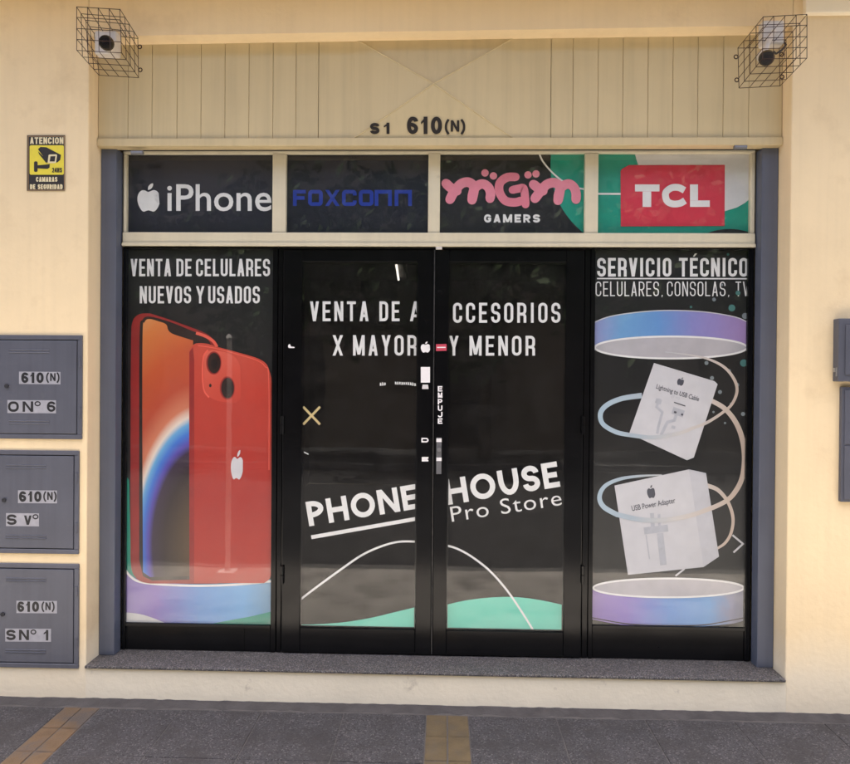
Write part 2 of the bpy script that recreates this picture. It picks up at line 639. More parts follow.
mat('mortar', (0.052, 0.048, 0.048), .95, var=.3, scale=10, bump=.8, bscale=90)
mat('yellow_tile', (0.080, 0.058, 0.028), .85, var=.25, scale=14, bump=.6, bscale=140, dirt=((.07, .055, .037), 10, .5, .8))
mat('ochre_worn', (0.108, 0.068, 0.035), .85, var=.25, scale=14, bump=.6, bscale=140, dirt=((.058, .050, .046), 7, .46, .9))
mat('pale_concrete', (0.34, 0.315, 0.285), .9, var=.3, scale=2.5, bump=.6, bscale=60, dirt=((.12, .11, .10), 2.2, .5, .8))
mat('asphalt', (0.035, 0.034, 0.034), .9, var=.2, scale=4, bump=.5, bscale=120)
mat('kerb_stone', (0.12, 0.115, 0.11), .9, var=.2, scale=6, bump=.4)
mat('earth', (0.10, 0.085, 0.06), .95, var=.3, scale=.4)
mat('meter_grey', (0.088, 0.092, 0.115), .45, var=.10, scale=5, bump=.12, bscale=35, streak=.14, dirt=((.13, .13, .14), 11, .62, .5))
mat('meter_gap', (0.02, 0.02, 0.024), .8)
mat('label_tape', (0.33, 0.33, 0.36), .5, var=.12, scale=40)
mat('ink', (0.012, 0.012, 0.014), .5)
mat('number_brown', (0.022, 0.016, 0.012), .5)
mat('vinyl_white', (0.84, 0.81, 0.79), .45, var=.05, scale=20)
mat('film_navy', (0.012, 0.012, 0.022), .4, var=.15, scale=6)
mat('film_blue_black', (0.005, 0.006, 0.015), .4, var=.2, scale=6)
mat('film_charcoal', (0.012, 0.011, 0.014), .4, var=.12, scale=6)
mat('film_black', (0.0085, 0.0078, 0.0085), .4, var=.18, scale=5)
mat('foxconn_blue', s2l((24, 52, 150)), .4, var=.08)
mat('gamer_pink', s2l((236, 142, 160)), .45, var=.06, scale=14)
mat('gamer_pink_deep', s2l((228, 128, 146)), .45, var=.06, scale=14)
mat('teal', s2l((18, 146, 122)), .45, var=.08, scale=5)
mat('teal_pale', s2l((104, 208, 182)), .45, var=.04, scale=5)
mat('pale_print', s2l((214, 210, 208)), .45, var=.05)
mat('tcl_red', s2l((208, 52, 72)), .42, var=.08, scale=6)
mat('phone_frame_red', s2l((150, 36, 34)), .4, var=.15, scale=10)
mat('phone_bezel', s2l((40, 24, 22)), .4)
mat('phone_red_bright', s2l((232, 96, 78)), .4, var=.06)
mat('lens_black', s2l((46, 28, 26)), .3)
mat('lens_core', s2l((24, 18, 22)), .3)
mat('disc_grey', s2l((184, 178, 182)), .45, var=.08, scale=12)
mat('box_white', s2l((208, 204, 207)), .5, var=.05, scale=16)
mat('box_shade', s2l((198, 195, 200)), .5, var=.08, scale=18)
mat('box_grey_print', s2l((184, 183, 190)), .5, var=.1, scale=30)
mat('box_ink', s2l((74, 74, 84)), .5)
mat('dot_grey', s2l((128, 136, 140)), .5)
mat('dot_teal', s2l((70, 122, 118)), .5)
mat('gold', s2l((214, 190, 136)), .45)
mat('sticker_red', s2l((196, 70, 88)), .45)
mat('sign_black', (0.022, 0.017, 0.014), .5, var=.15, scale=30)
mat('sign_yellow', s2l((226, 208, 62)), .5, var=.06, scale=30, dirt=((.45, .38, .1), 40, .6, .4))
mat('sign_cream', s2l((226, 212, 170)), .5)
mat('sign_edge', s2l((150, 120, 84)), .6)
mat('wire', (0.045, 0.02, 0.012), .6, metal=.3, var=.5, scale=60)
mat('camera_white', (0.62, 0.58, 0.53), .4, var=.06, scale=20)
mat('camera_black', (0.018, 0.015, 0.013), .25)
mat('cable', (0.02, 0.018, 0.018), .5)
mat('steel', (0.36, 0.36, 0.37), .35, metal=.8, var=.15, scale=60)
mat('lock_grey', (0.19, 0.19, 0.2), .35, metal=.5)
mat('strip_dark', (0.05, 0.048, 0.046), .4, metal=.4, var=.5, scale=30)
mat('room_wall', (0.14, 0.13, 0.12), .9)
mat('room_floor', (0.10, 0.09, 0.08), .5)
mat('opposite_wall', (0.17, 0.14, 0.11), .9, var=.12, scale=1.2)
mat('opposite_dark', (0.012, 0.012, 0.014), .4)
mat('leaf', (0.045, 0.075, 0.022), .6, var=.4, scale=3)
mat('bark', (0.07, 0.05, 0.035), .9, var=.2, scale=20)
mat('post_white', (0.78, 0.76, 0.72), .5)
glassmat('glass')
tintmat('tint_film', (0.55, 0.53, 0.50))
em = bpy.data.materials.new('tube_glow')
em.use_nodes = True
em.node_tree.nodes['Principled BSDF'].inputs['Emission Color'].default_value = (1, .98, .95, 1)
em.node_tree.nodes['Principled BSDF'].inputs['Emission Strength'].default_value = 3
MATS['tube_glow'] = em

# ------------------------------------------------------------------ planes of the shopfront
YW, YP, YG = -0.19, -0.10, -0.07            # wall face, shutter-box face, shutter guides
XL, XR = PX(99.6, YG, 400), PX(776.4, YG, 400)      # sides of the opening
ZS = 0.17                                   # threshold top
ZBL, ZBR = PZ(36.5, YW, 100), PZ(25.5, YW, 780)     # underside of the beam, left and right
ZTOP = 3.62
OV = 0.46                                   # overhang beyond the wall face

# ------------------------------------------------------------------ ground
gr = build('ground', ([(-400, -400, -.16), (400, -400, -.16), (400, 400, -.16), (-400, 400, -.16)], [(0, 1, 2, 3)]), 'earth', kind='structure')
road = build('road', box(-60, 60, -9.2, -2.32, -.40, -.12), 'asphalt', kind='structure')
kb = build('kerb', box(-60, 60, -2.32, -2.17, -.3, -.004, .012), 'kerb_stone', kind='structure')
kb2 = build('kerb', box(-60, 60, -9.35, -9.2, -.3, .0, .012), 'kerb_stone', kind='structure')
fp = build('far_pavement', box(-60, 60, -12.0, -9.35, -.3, -.002), 'asphalt', kind='structure')
pave = build('pavement', box(-60, 60, -2.17, 0.5, -.3, -.0035), 'paving_bed', kind='structure')
# fillet of mortar where the wall meets the pavement
rnd = random.Random(3)
xs = [-6 + .04 * k for k in range(301)]
V, Fc = [], []
for x in xs:
    w = .062 + rnd.uniform(-.010, .010)
    V += [(x, YW + .02, -.011), (x, YW + .02, .012), (x, YW - .012, .006 + rnd.uniform(-.003, .003)), (x, YW - w, -.002), (x, YW - w - .004, -.006)]
for i in range(len(xs) - 1):
    for j in range(4):
        Fc.append((i * 5 + j, i * 5 + j + 1, i * 5 + 5 + j + 1, i * 5 + 5 + j))
build('mortar_fillet', (V, Fc), 'mortar', pave)

# paving slabs: one shared mesh, each slab its own object
xa0, xa1 = G(60, 711).x, G(97, 711).x          # worn ochre guide strip on the left
xb0, xb1 = G(426, 718).x, G(468.5, 718).x      # ochre strip in front of the doors
def slab_mesh(name, w, d, material):
    v, f = box(-w / 2, w / 2, -d / 2, d / 2, -.03, 0, .002, 1)
    me = bpy.data.meshes.new(name)
    me.from_pydata(v, [], f)
    me.materials.append(M(material))
    return me
ROW0 = YW - .078
PITCH_Y = .41
def add_slab(name, me, x, y, j=.0015):
    o = bpy.data.objects.new(name, me)
    COL.objects.link(o)
    o.parent = pave
    o.location = Vector((x, y, rnd.uniform(-j, j))) - Vector(pave.location)
    o.rotation_euler = (rnd.uniform(-.0015, .0015), rnd.uniform(-.0015, .0015), rnd.uniform(-.003, .003))
def run(xs0, xs1, n):
    p = (xs1 - xs0) / n
    return [(xs0 + p * (k + .5), p) for k in range(n)]
cols = run(xa1, xb0, 4)
cols += [(xb1 + .41 * (k + .5), .41) for k in range(9)]
cols += [(xa0 - .41 * (k + .5), .41) for k in range(5)]
meshes = {}
for (x, p) in cols:
    key = round(p, 3)
    if key not in meshes: meshes[key] = slab_mesh('paving_slab', p - .004, PITCH_Y - .004, 'paving')
    add_slab('paving_slab', meshes[key], x, ROW0 - PITCH_Y * .5)
    if ('cut', key) not in meshes: meshes[('cut', key)] = slab_mesh('paving_slab', p - .004, .17 - .004, 'paving')
    add_slab('paving_slab', meshes[('cut', key)], x, ROW0 - PITCH_Y - .085)
for (a, b) in ((xa0, xa1), (xb0, xb1)):
    hw = (b - a) / 2
    my = slab_mesh('ochre_tile', hw - .006, .1933 - .005, 'ochre_worn' if a == xa0 else 'yellow_tile')
    for r_ in range(3):
        for k in range(2):
            add_slab('ochre_tile', my, a + hw * (k + .5), ROW0 - .1933 * (r_ + .5), .0008)

build('concrete_strip', box(-60, 60, -2.169, ROW0 - PITCH_Y - .172, -.2, .002, .003, 1), 'pale_concrete', pave)

# ------------------------------------------------------------------ the building
bd = empty('shop_building', ((XL + XR) / 2, 0, 0), 'cream rendered street front with a wide recessed shop opening and pale plinth', 'building')
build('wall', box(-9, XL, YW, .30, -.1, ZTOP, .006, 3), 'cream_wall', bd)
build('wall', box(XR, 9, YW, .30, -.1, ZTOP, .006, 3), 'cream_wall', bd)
e = .0005
v = [(XL + e, YW, ZBL), (XL + e, .30, ZBL), (XR - e, YW, ZBR), (XR - e, .30, ZBR), (XL + e, YW, ZTOP), (XL + e, .30, ZTOP), (XR - e, YW, ZTOP), (XR - e, .30, ZTOP)]
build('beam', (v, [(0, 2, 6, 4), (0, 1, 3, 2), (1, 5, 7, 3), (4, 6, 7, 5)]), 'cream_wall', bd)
build('plinth', box(XL - .03, XR + .03, YW + .0012, .20, -.1, ZS - .014, .004, 2), 'cream_plinth', bd)
build('threshold', box(PX(85.5, YW, 665), PX(785, YW, 675), YW - .012, .16, ZS - .014, ZS, .004, 2), 'threshold_granite', bd)
build('overhang', box(-9, 9, YW - OV, 6.5, ZTOP, ZTOP + .18, .01, 2), 'soffit_paint', bd)
build('parapet', box(-9, 9, YW - OV, YW - OV + .12, ZTOP + .18, ZTOP + .7, .01, 1), 'cream_wall', bd)
build('wall_block', box(PX(806, YW - .03, 10), 9, YW - .03, YW + .02, PZ(12.5, YW - .03, 830), ZTOP - .002, .006, 2), 'cream_plinth', bd, label='paler block at the top right corner of the wall')

# room behind the glass
room = empty('shop_interior', (0, 2.5, ZS))
room['kind'] = 'structure'
RX0, RX1, RY0, RY1, RZ1 = XL - .05, XR + .05, .17, 5.6, 2.86
build('floor', box(RX0, RX1, RY0, RY1, ZS - .1, ZS - .002), 'room_floor', room)
build('ceiling', box(RX0, RX1, RY0, RY1, RZ1, RZ1 + .1), 'room_wall', room)
build('back_wall', box(RX0, RX1, RY1, RY1 + .1, ZS, RZ1), 'room_wall', room)
build('side_wall', box(RX0 - .1, RX0, .301, RY1, ZS, RZ1), 'room_wall', room)
build('side_wall', box(RX1, RX1 + .1, .301, RY1, ZS, RZ1), 'room_wall', room)
pa, pb = P(396, 262, 2.3), P(398.6, 277.5, 3.35)
lamp = empty('tube_lamp', (pa + pb) / 2, 'small lit tube lamp seen through the top of the left door', 'lamp')
build('tube', tube(pa, (pb.x, pb.y, pa.z), .010, 8), 'tube_glow', lamp)
build('lamp_body', box(pa.x - .03, pa.x + .03, pa.y - .02, pb.y + .02, pa.z + .024, RZ1 - .001), 'room_wall', lamp)

# ------------------------------------------------------------------ roller shutter box and guides
sb = empty('shutter_box', ((XL + XR) / 2, YP, PZ(146, YP)), 'beige boarded shutter box with house number above the shop windows', 'shutter box')
zt = min(ZBL, ZBR) + .06
zb0, zb1 = PZ(146.5, YP), PZ(138.5, YP)       # bottom trim
build('backing', box(XL + .002, XR - .002, YP + .014, YP + .05, zb0 + .01, zt), 'panel_back', sb)
seams_l = [100, 128, 152, 177, 201, 225, 249, 273, 296, 318.5]
seams_r = [551, 573, 598, 623, 648, 673, 698, 723.5, 749, 778]
def board(a, b):
    x0 = XL + .001 if a == 100 else PX(a, YP, 90)
    x1 = XR - .001 if b == 778 else PX(b, YP, 90)
    build('board', box(x0 + .0005, x1 - .0005, YP + rnd.uniform(-.0012, .0012), YP + .0135, zb1, zt, .0035, 2), 'panel_paint', sb)
for s_ in (seams_l, seams_r):
    for a, b in zip(s_, s_[1:]): board(a, b)
# centre panel pressed into a shallow four-sided point
x0, x1 = PX(318.5, YP, 90) + .002, PX(551, YP, 90) - .002
q0, q1 = PX(354, YP, 90), PX(514, YP, 90)
zc, zq1 = PZ(87, YP), PZ(38, YP)
PYR = .038
V = [(x0, YP, zb1), (q0, YP, zb1), (q1, YP, zb1), (x1, YP, zb1), (x0, YP, zq1), (q0, YP, zq1), (q1, YP, zq1), (x1, YP, zq1), ((q0 + q1) / 2, YP - PYR, zc), (x0, YP, zt), (x1, YP, zt), (x0, YP + .013, zb1), (x1, YP + .013, zb1), (x0, YP + .013, zt), (x1, YP + .013, zt)]
Fc = [(0, 1, 5, 4), (2, 3, 7, 6), (1, 2, 8), (2, 6, 8), (6, 5, 8), (5, 1, 8), (4, 5, 6, 7, 10, 9), (0, 4, 9, 13, 11), (3, 12, 14, 10, 7), (0, 11, 12, 3, 2, 1)]
build('centre_panel', (V, Fc), 'panel_paint', sb)
for (xa_, za_), (xc_, zc_) in ((((q0), zb1), (q1, zq1)), ((q1, zb1), (q0, zq1))):
    mid = Vector(((q0 + q1) / 2, YP - PYR, zc))
    for (xx, zz) in ((xa_, za_), (xc_, zc_)):
        build('pressed_crease', tube((xx, YP + .0005, zz), mid, .0038, 6), 'panel_paint', sb)
# the flat border strip around the pressed panel
trim_y = YP - .004
build('bottom_trim', box(XL + .002, XR - .002, YP - .012, YP + .05, zb0, zb1 - .0005, .003, 2), 'panel_paint', sb)
build('slot', box(XL + .084, XR - .084, YP + .03, .058, PZ(149.4, .0), zb0 + .008), 'dark_gap', sb)
nY = YP - .013
def number_plate(parent, Y):
    t1 = drawn_text('S', 370, 379.5, 134.2, 11.2, 3.0, Y, r=5)
    t2 = drawn_text('1', 383, 391, 134.0, 11.2, 3.0, Y, r=4)
    t3 = drawn_text('610', 407, 442, 134.2, 17.4, 3.9, Y, r=6, gap=.18, weights={'1': .8})
    t4 = drawn_text('(N)', 445, 465, 131.8, 11.4, 2.4, Y, r=4, gap=.16, weights={'(': .5, ')': .5})
    for n_, t_ in (('letter_s', t1), ('digit_one', t2), ('house_number', t3), ('bracketed_letter', t4)):
        pts = []
        for p in t_[0]:                       # lay the characters on the sloping lower facet
            dd = p - CAM
            k_ = PYR / (zc - zb1)
            tt = (YP - .0034 - CAM.y + k_ * (zb1 - CAM.z)) / (dd.y + k_ * dd.z) - 0.0
            pts.append(CAM + dd * (tt + (p.y - YP) / dd.y))
        build(n_, (pts, t_[1]), 'number_brown', parent)
V0 = YP - .0215
# the stuck-on characters lie on the pressed panel's lower part
number_plate(sb, YP)
for pxx, pyy in ((137.5, 153), (740, 147.5)):
    c = P(pxx, pyy, YP + .0)
    v1 = tube((c.x - .03, YP - .002, c.z), (c.x + .03, YP - .002, c.z), .011, 10)
    build('stop_bolt', v1, 'lock_grey', sb, smooth=False)
for nm, xa, xb, sgn in (('l', XL + .002, XL + .080, 1), ('r', XR - .080, XR - .002, -1)):
    # channel section: front plate, return lip next to the glazing
    lip = (xb - .006, xb) if sgn > 0 else (xa, xa + .006)
    g = join(box(xa, xb, YG, YG + .006, ZS + .0005, zb0 - .0005, .002, 1), box(lip[0], lip[1], YG + .0062, -.003, ZS + .0005, zb0 - .0005), box(xa, xa + .006, YG + .0062, .10, ZS + .0005, zb0 - .0005) if sgn > 0 else box(xb - .006, xb, YG + .0062, .10, ZS + .0005, zb0 - .0005))
    build('guide_rail', g, 'guide_grey', sb)

# ------------------------------------------------------------------ transom windows
GY0, GY1 = .004, .009                       # glass
PY = .021                                   # print layer
def pane(parent, x0, x1, y0, y1, film='film_black', Yf=PY, clip=True):
    """pixel rectangle -> clear pane with a film behind it"""
    a, b = P(x0, (y0 + y1) / 2, GY0).x, P(x1, (y0 + y1) / 2, GY0).x
    zl, zh_ = P((x0 + x1) / 2, y1, GY0).z, P((x0 + x1) / 2, y0, GY0).z
    p = build('pane', box(a - .012, b + .012, GY0, GY1, zl - .012, zh_ + .012), 'glass', parent)
    if film:
        build('backing_film', box(a - .012, b + .012, Yf, Yf + .002, zl - .012, zh_ + .012), film, p)
    return p

tr = empty('transom_window', ((XL + XR) / 2, 0, PZ(246)), 'cream framed row of four advertising panes above the doors', 'window')
FD = .07
zA, zB = PZ(233.3), PZ(246.3)
zT0, zT1 = PZ(149.8), PZ(153.6)
tx0, tx1 = XL + .086, XR - .086
build('bottom_bar', box(tx0, tx1, -.016, FD, zB, zA, .004, 2), 'cream_frame', tr)
build('drip_lip', box(tx0, tx1, -.024, -.0165, zB - .006, zB + .012, .002, 1), 'cream_frame', tr)
build('top_bar', box(tx0, tx1, -.010, FD, zT1, zT0, .003, 2), 'cream_frame', tr)
for a, b in ((117, 126.6), (272.6, 286.2), (428.2, 440), (584.6, 598), (750.3, 762)):
    x0, x1 = max(PX(a, 0, 195), tx0), min(PX(b, 0, 195), tx1)
    build('upright', box(x0, x1, -.008, FD, zA + .0005, zT1 - .0005, .004, 2), 'cream_frame', tr)
LY = lambda k: PY - .0006 - .0007 * k        # print layer k in front of the backing film
Y0, Y1_ = 151, 234
p1 = pane(tr, 126.6, 272.6, Y0, Y1_, 'film_navy')
build('apple_emblem', apple(137, 160, 183.5, 211.8, LY(0)), 'vinyl_white', p1)
build('lettering', font_text('iPhone', 167.2, 271.5, 210.6, 26.6, LY(0), .008), 'vinyl_white', p1)
p2 = pane(tr, 286.2, 428.2, Y0, Y1_, 'film_blue_black')
FX = {'I': .4}
build('lettering', drawn_text('FOXCO', 293, 373.5, 206, 16, 3.7, LY(0), r=2, gap=.16, weights={}), 'foxconn_blue', p2)
nn = []
for k in range(2):
    x = 376.5 + k * 20
    nn.append(stroke([(x, 206), (x, 191.85), (x + 13.5, 191.85), (x + 13.5, 206)], 3.7))
build('lettering', strips(nn, LY(0)), 'foxconn_blue', p2)
p3 = pane(tr, 440, 584.6, Y0, Y1_, 'film_charcoal')
build('teal_shape', sheet([spline([(551, 150), (550.6, 165), (551.5, 180), (556, 196), (563, 210), (572, 222), (581, 231)], 5) + [(588, 236), (588, 150)]], LY(0)), 'teal', p3)
build('white_arc', strips([stroke(spline([(538, 150), (542, 160), (548, 168), (556, 176), (564, 182), (574, 187), (588, 190)], 6), 1.7)], LY(1)), 'vinyl_white', p3)
def rounded_strokes(paths, w, Y):
    parts = []
    for k, pth in enumerate(paths):
        s = spline(pth, 6)
        ww = w[k] if isinstance(w, list) else w
        parts.append(strips([stroke(s, ww)], Y - .00025 * (2 * k)))
        for e_ in (s[0], s[-1]):
            parts.append(sheet([ellipse(e_[0], e_[1], ww / 2 * .96, ww / 2 * .96, 14)], Y - .00025 * (2 * k + 1)))
    return join(*parts)
def funny_m(dx, dy, s):
    T = lambda pts: [(dx + (x - 445) * s, dy + y) for x, y in pts]
    return [T([(446, 184), (452, 188), (459, 194), (456, 199), (450, 200)]),
            T([(449, 200), (455, 191), (463, 185), (471, 184), (474, 190), (472, 200)]),
            T([(472, 198), (476, 189), (483, 184), (489, 187), (491, 193), (491, 199)])]
m1 = [[(446, 183.5), (451, 188), (457, 191)], [(450, 199.5), (454, 192), (461, 184), (469, 182.5), (474, 188), (472, 200)], [(472, 197), (475, 188), (482, 184), (488, 187), (490.5, 193), (490, 198.5)]]
build('pink_letter', rounded_strokes(m1, [9.6, 9.6, 9.4], LY(2)), 'gamer_pink', p3)
g1 = [[(515.5, 177), (507, 177.5), (500, 183), (499.5, 192), (505, 200.5), (514, 202.5), (521, 201)], [(512.5, 190), (518, 188.8), (523.5, 188.5), (525, 197), (525.5, 204.5)]]
build('pink_letter', rounded_strokes(g1, [8.6, 8.0], LY(2)), 'gamer_pink_deep', p3)
m2 = [[(533.5, 184.5), (538, 188), (543, 191)], [(535, 198.5), (540, 192), (547, 184.5), (555, 183), (560, 188), (558, 200.5)], [(558, 197), (561, 188), (568, 184), (573.5, 187), (576, 193), (576, 199.5)]]
build('pink_letter', rounded_strokes(m2, [9.6, 9.6, 9.4], LY(2)), 'gamer_pink', p3)
for cx, cy in ((485, 173), (493.4, 176), (528, 175), (536, 174)):
    build('pink_dot', sheet([ellipse(cx, cy, 3.7, 3.7, 18)], LY(2)), 'gamer_pink', p3)
build('lettering', drawn_text('GAMERS', 484, 540, 222.6, 8.2, 2.1, LY(2), r=3.4, gap=.34), 'vinyl_white', p3)
p4 = pane(tr, 598, 750.3, Y0, Y1_, 'teal')
build('pale_shape', sheet([[(634, 150), (636, 158), (639, 168), (660, 200), (700, 214), (724, 211.5), (737, 207.5), (745, 203), (753, 196), (753, 150)]], LY(0)), 'pale_print', p4)
build('dark_shape', sheet([spline([(702, 236), (712, 231.5), (725, 229.2), (738, 229.6), (753, 233)], 5) + [(753, 238), (702, 238)]], LY(1)), 'film_charcoal', p4)
build('white_line', strips([stroke([(594, 193.8), (622, 194)], 1.8)], LY(0)), 'vinyl_white', p4)
build('red_panel', sheet([[(629, 165.2), (724.8, 165), (724.6, 226), (620.8, 226.5), (620.6, 171), (622, 169)]], LY(2)), 'tcl_red', p4)
def ex(pts): return pts
tcl = [[[(635, 184.5), (659.5, 184.5), (659.5, 191.5), (635, 191.5)]], [[(642.6, 191.6), (651.2, 191.6), (651.2, 207), (642.6, 207)]]]
cst = stroke(spline([(684.5, 190.5), (679, 187.8), (672, 187.8), (666.5, 191.5), (665.5, 196), (667.5, 201.5), (673, 204), (680, 203.4), (685, 200.6)], 5), 6.8)
tl = [[[(690, 184.5), (698, 184.5), (698, 200.4), (690, 200.4)]], [[(690, 200.5), (709.8, 200.5), (709.8, 207), (690, 207)]]]
build('lettering', strips(tcl + [cst] + tl, LY(3)), 'vinyl_white', p4)

# ------------------------------------------------------------------ left display window
zR0 = ZS + .001
ZH = zB - .0065                                   # underside of the cream bar
dl = empty('display_window', (PX(200), 0, ZS), 'dark display window on the left with red phone poster', 'window', 'display windows beside the doors')
JX0 = XL + .084
def frame_bar(name, parent, x0, x1, z0, z1, y0=0.0, y1=.065, bev=.003):
    return build(name, box(x0, x1, y0, y1, z0, z1, bev, 2), 'black_frame', parent)
xg0, xg1 = PX(125.6), PX(271.5)
zg = PZ(624.5, 0, 200)
frame_bar('upright', dl, JX0, xg0, zR0, ZH)
frame_bar('upright', dl, xg1, PX(276.5), zR0, ZH)
frame_bar('top_rail', dl, xg0 + .0005, xg1 - .0005, PZ(249.2, 0, 200), ZH, .002)
frame_bar('bottom_rail', dl, xg0 + .0005, xg1 - .0005, zR0, zg, .006)
frame_bar('glazing_bead', dl, xg0 + .0005, xg1 - .0005, zg - .014, zg + .004, -.004, .0055, .002)
frame_bar('glazing_bead', dl, PX(244), PX(245.2), zR0 + .002, zg - .02, .003, .0055, .0005)
pl = pane(dl, 125.6, 271.5, 249.2, 624.5, 'film_black')
def words(parent, lst, base, cap, t, Y, r=2.5, gap=.26, ang=0):
    build('lettering', join(*[drawn_text(w_, a, b, base, cap, t, Y, r=r, gap=gap, ang=ang) for w_, a, b in lst]), 'vinyl_white', parent)
words(pl, [('VENTA', 130.6, 171), ('DE', 176.4, 191.6), ('CELULARES', 196, 270)], 276.3, 17.4, 2.3, LY(1))
words(pl, [('NUEVOS', 139.7, 191), ('Y', 196, 204.4), ('USADOS', 208.2, 259.8)], 303.4, 17.2, 2.3, LY(1))
build('teal_strip', sheet([[(123, 470), (129, 480), (131, 560), (136, 578), (123, 590)]], LY(0)), 'teal', pl)
# pedestal under the phones
gradmat('pedestal_left', [(0, (150, 130, 190)), (.25, (140, 116, 186)), (.55, (104, 150, 206)), (.85, (112, 168, 214)), (1, (120, 160, 190))], P(125, 600, PY), P(271, 600, PY))
build('pedestal_print', sheet([spline([(123, 562), (130, 574), (145, 581), (190, 584), (235, 583), (273, 579)], 5) + [(273, 628), (123, 628)]], LY(1)), 'pedestal_left', pl)
build('pedestal_rim', strips([stroke(spline([(123, 564), (130, 576), (145, 582.8), (190, 585.6), (235, 584.6), (273, 581)], 5), 2.2)], LY(2)), 'vinyl_white', pl)
build('pedestal_foot', sheet([spline([(200, 626), (225, 621), (250, 616.5), (273, 611)], 5) + [(273, 628), (200, 628)]], LY(2)), 'teal', pl)
build('pedestal_glint', sheet([spline([(123, 612), (140, 614), (156, 619), (172, 626)], 5) + [(123, 628)]], LY(2)), 'pale_print', pl)
# front phone
build('phone_body', sheet([spline([(130.5, 555), (130.5, 440), (131, 345), (132.5, 322), (139, 314.5), (150, 313.4)], 6) + spline([(150, 313.4), (170, 319.8), (190, 327), (206, 333.5), (213.5, 340), (217.5, 349)], 4) + [(218, 583.5)] + spline([(150, 583.5), (139, 580.5), (132, 571), (130.5, 556)], 5)], LY(3)), 'phone_frame_red', pl)
build('phone_bezel', sheet([spline([(139.2, 560), (139.2, 440), (139.6, 335), (142.5, 320), (150, 316.6), (170, 322), (190, 330), (204, 336), (211, 345), (212, 360)], 5) + [(212, 579), (152, 580.5), (143, 576)]], LY(4)), 'phone_bezel', pl)
scr = bpy.data.materials.new('phone_screen')
scr.use_nodes = True
nt = scr.node_tree
geo = nt.nodes.new('ShaderNodeNewGeometry')
mp = nt.nodes.new('ShaderNodeMapping')
mp.vector_type = 'TEXTURE'
cc = P(205, 545, PY)
mp.inputs['Location'].default_value = cc
mp.inputs['Scale'].default_value = (52 / F * D, 1.0, 96 / F * D)
nt.links.new(geo.outputs['Position'], mp.inputs[0])
ln = nt.nodes.new('ShaderNodeVectorMath')
ln.operation = 'LENGTH'
nt.links.new(mp.outputs[0], ln.inputs[0])
dv = nt.nodes.new('ShaderNodeMath')
dv.operation = 'DIVIDE'
dv.inputs[1].default_value = 3.0
nt.links.new(ln.outputs['Value'], dv.inputs[0])
rp = ramp(nt, [(0, s2l((112, 84, 54))), (.15, s2l((78, 58, 40))), (.27, s2l((46, 32, 34))), (.345, s2l((52, 34, 60))), (.375, s2l((86, 74, 170))), (.407, s2l((62, 116, 206))), (.44, s2l((104, 168, 214))), (.463, s2l((232, 214, 200))), (.50, s2l((206, 122, 92))), (.58, s2l((186, 74, 48))), (.70, s2l((198, 88, 48))), (.84, s2l((216, 126, 66))), (.98, s2l((230, 176, 112)))])
nt.links.new(dv.outputs[0], rp.inputs[0])
nt.links.new(rp.outputs[0], nt.nodes['Principled BSDF'].inputs['Base Color'])
nt.nodes['Principled BSDF'].inputs['Roughness'].default_value = .4
MATS['phone_screen'] = scr
build('phone_screen', sheet([spline([(143, 572), (142.4, 440), (142.6, 335), (144.5, 322.5), (149, 319), (158, 321.2), (166, 324.3), (168.2, 330), (172, 333.5), (180, 336.4), (193, 340.5)], 5) + [(193, 576), (150, 577)]], LY(5)), 'phone_screen', pl)
# rear phone, showing its back
gradmat('phone_back', [(0, (206, 78, 58)), (.3, (186, 56, 42)), (.7, (168, 40, 32)), (1, (180, 56, 44))], P(230, 345, PY), P(232, 583, PY), mottle=.12)
build('phone_back', sheet([[(189.5, 583), (189, 352)] + spline([(191, 347), (196, 343.5), (206, 343.5), (216, 346.5), (240, 353), (258, 358.5), (267, 365), (271.4, 378)], 5) + spline([(271.4, 568), (270, 578), (264, 583)], 4)], LY(6)), 'phone_back', pl)
build('phone_edge', strips([stroke(spline([(196, 333), (205, 336), (213, 341), (217, 347)], 4), 3.0)], LY(6)), 'phone_red_bright', pl)
gradmat('camera_plate', [(0, (226, 104, 84)), (.6, (206, 74, 56)), (1, (196, 62, 46))], P(205, 348, PY), P(240, 405, PY))
build('camera_plate', sheet([round_path([(204, 349.5), (229, 352), (240.5, 362), (241, 404), (214, 401), (204, 392)], 9, True)], LY(6) - .0003), 'camera_plate', pl)
build('phone_side', sheet([[(189.3, 352), (193, 347), (194.2, 360), (194, 583), (189.6, 583)]], LY(6) - .0003), 'phone_frame_red', pl)
build('phone_glint', strips([stroke(spline([(198, 345.6), (216, 348.4), (240, 355), (257, 360.4), (265, 366.5), (268.8, 379), (269, 470)], 6), 1.0)], LY(7)), 'phone_red_bright', pl)
build('camera_bump', strips([stroke(spline([(208, 350), (203.5, 357), (202.6, 375), (204, 390), (209, 397.5)], 6), 1.6)], LY(7)), 'phone_red_bright', pl)
for cx, cy in ((213.8, 363), (227.3, 388)):
    build('lens_ring', sheet([ellipse(cx, cy, 7.6, 11.6, 28)], LY(7)), 'phone_frame_red', pl)
    build('lens', sheet([ellipse(cx + .3, cy, 6.4, 10.2, 28)], LY(8)), 'lens_black', pl)
    build('lens_core', sheet([ellipse(cx + .5, cy + .5, 3.2, 5.2, 20)], LY(9)), 'lens_core', pl)
build('lens', sheet([ellipse(210.3, 385.5, 1.3, 1.8, 14)], LY(8)), 'lens_black', pl)
build('apple_emblem', apple(230.8, 243.4, 450, 479.5, LY(8), .05), 'box_white', pl)

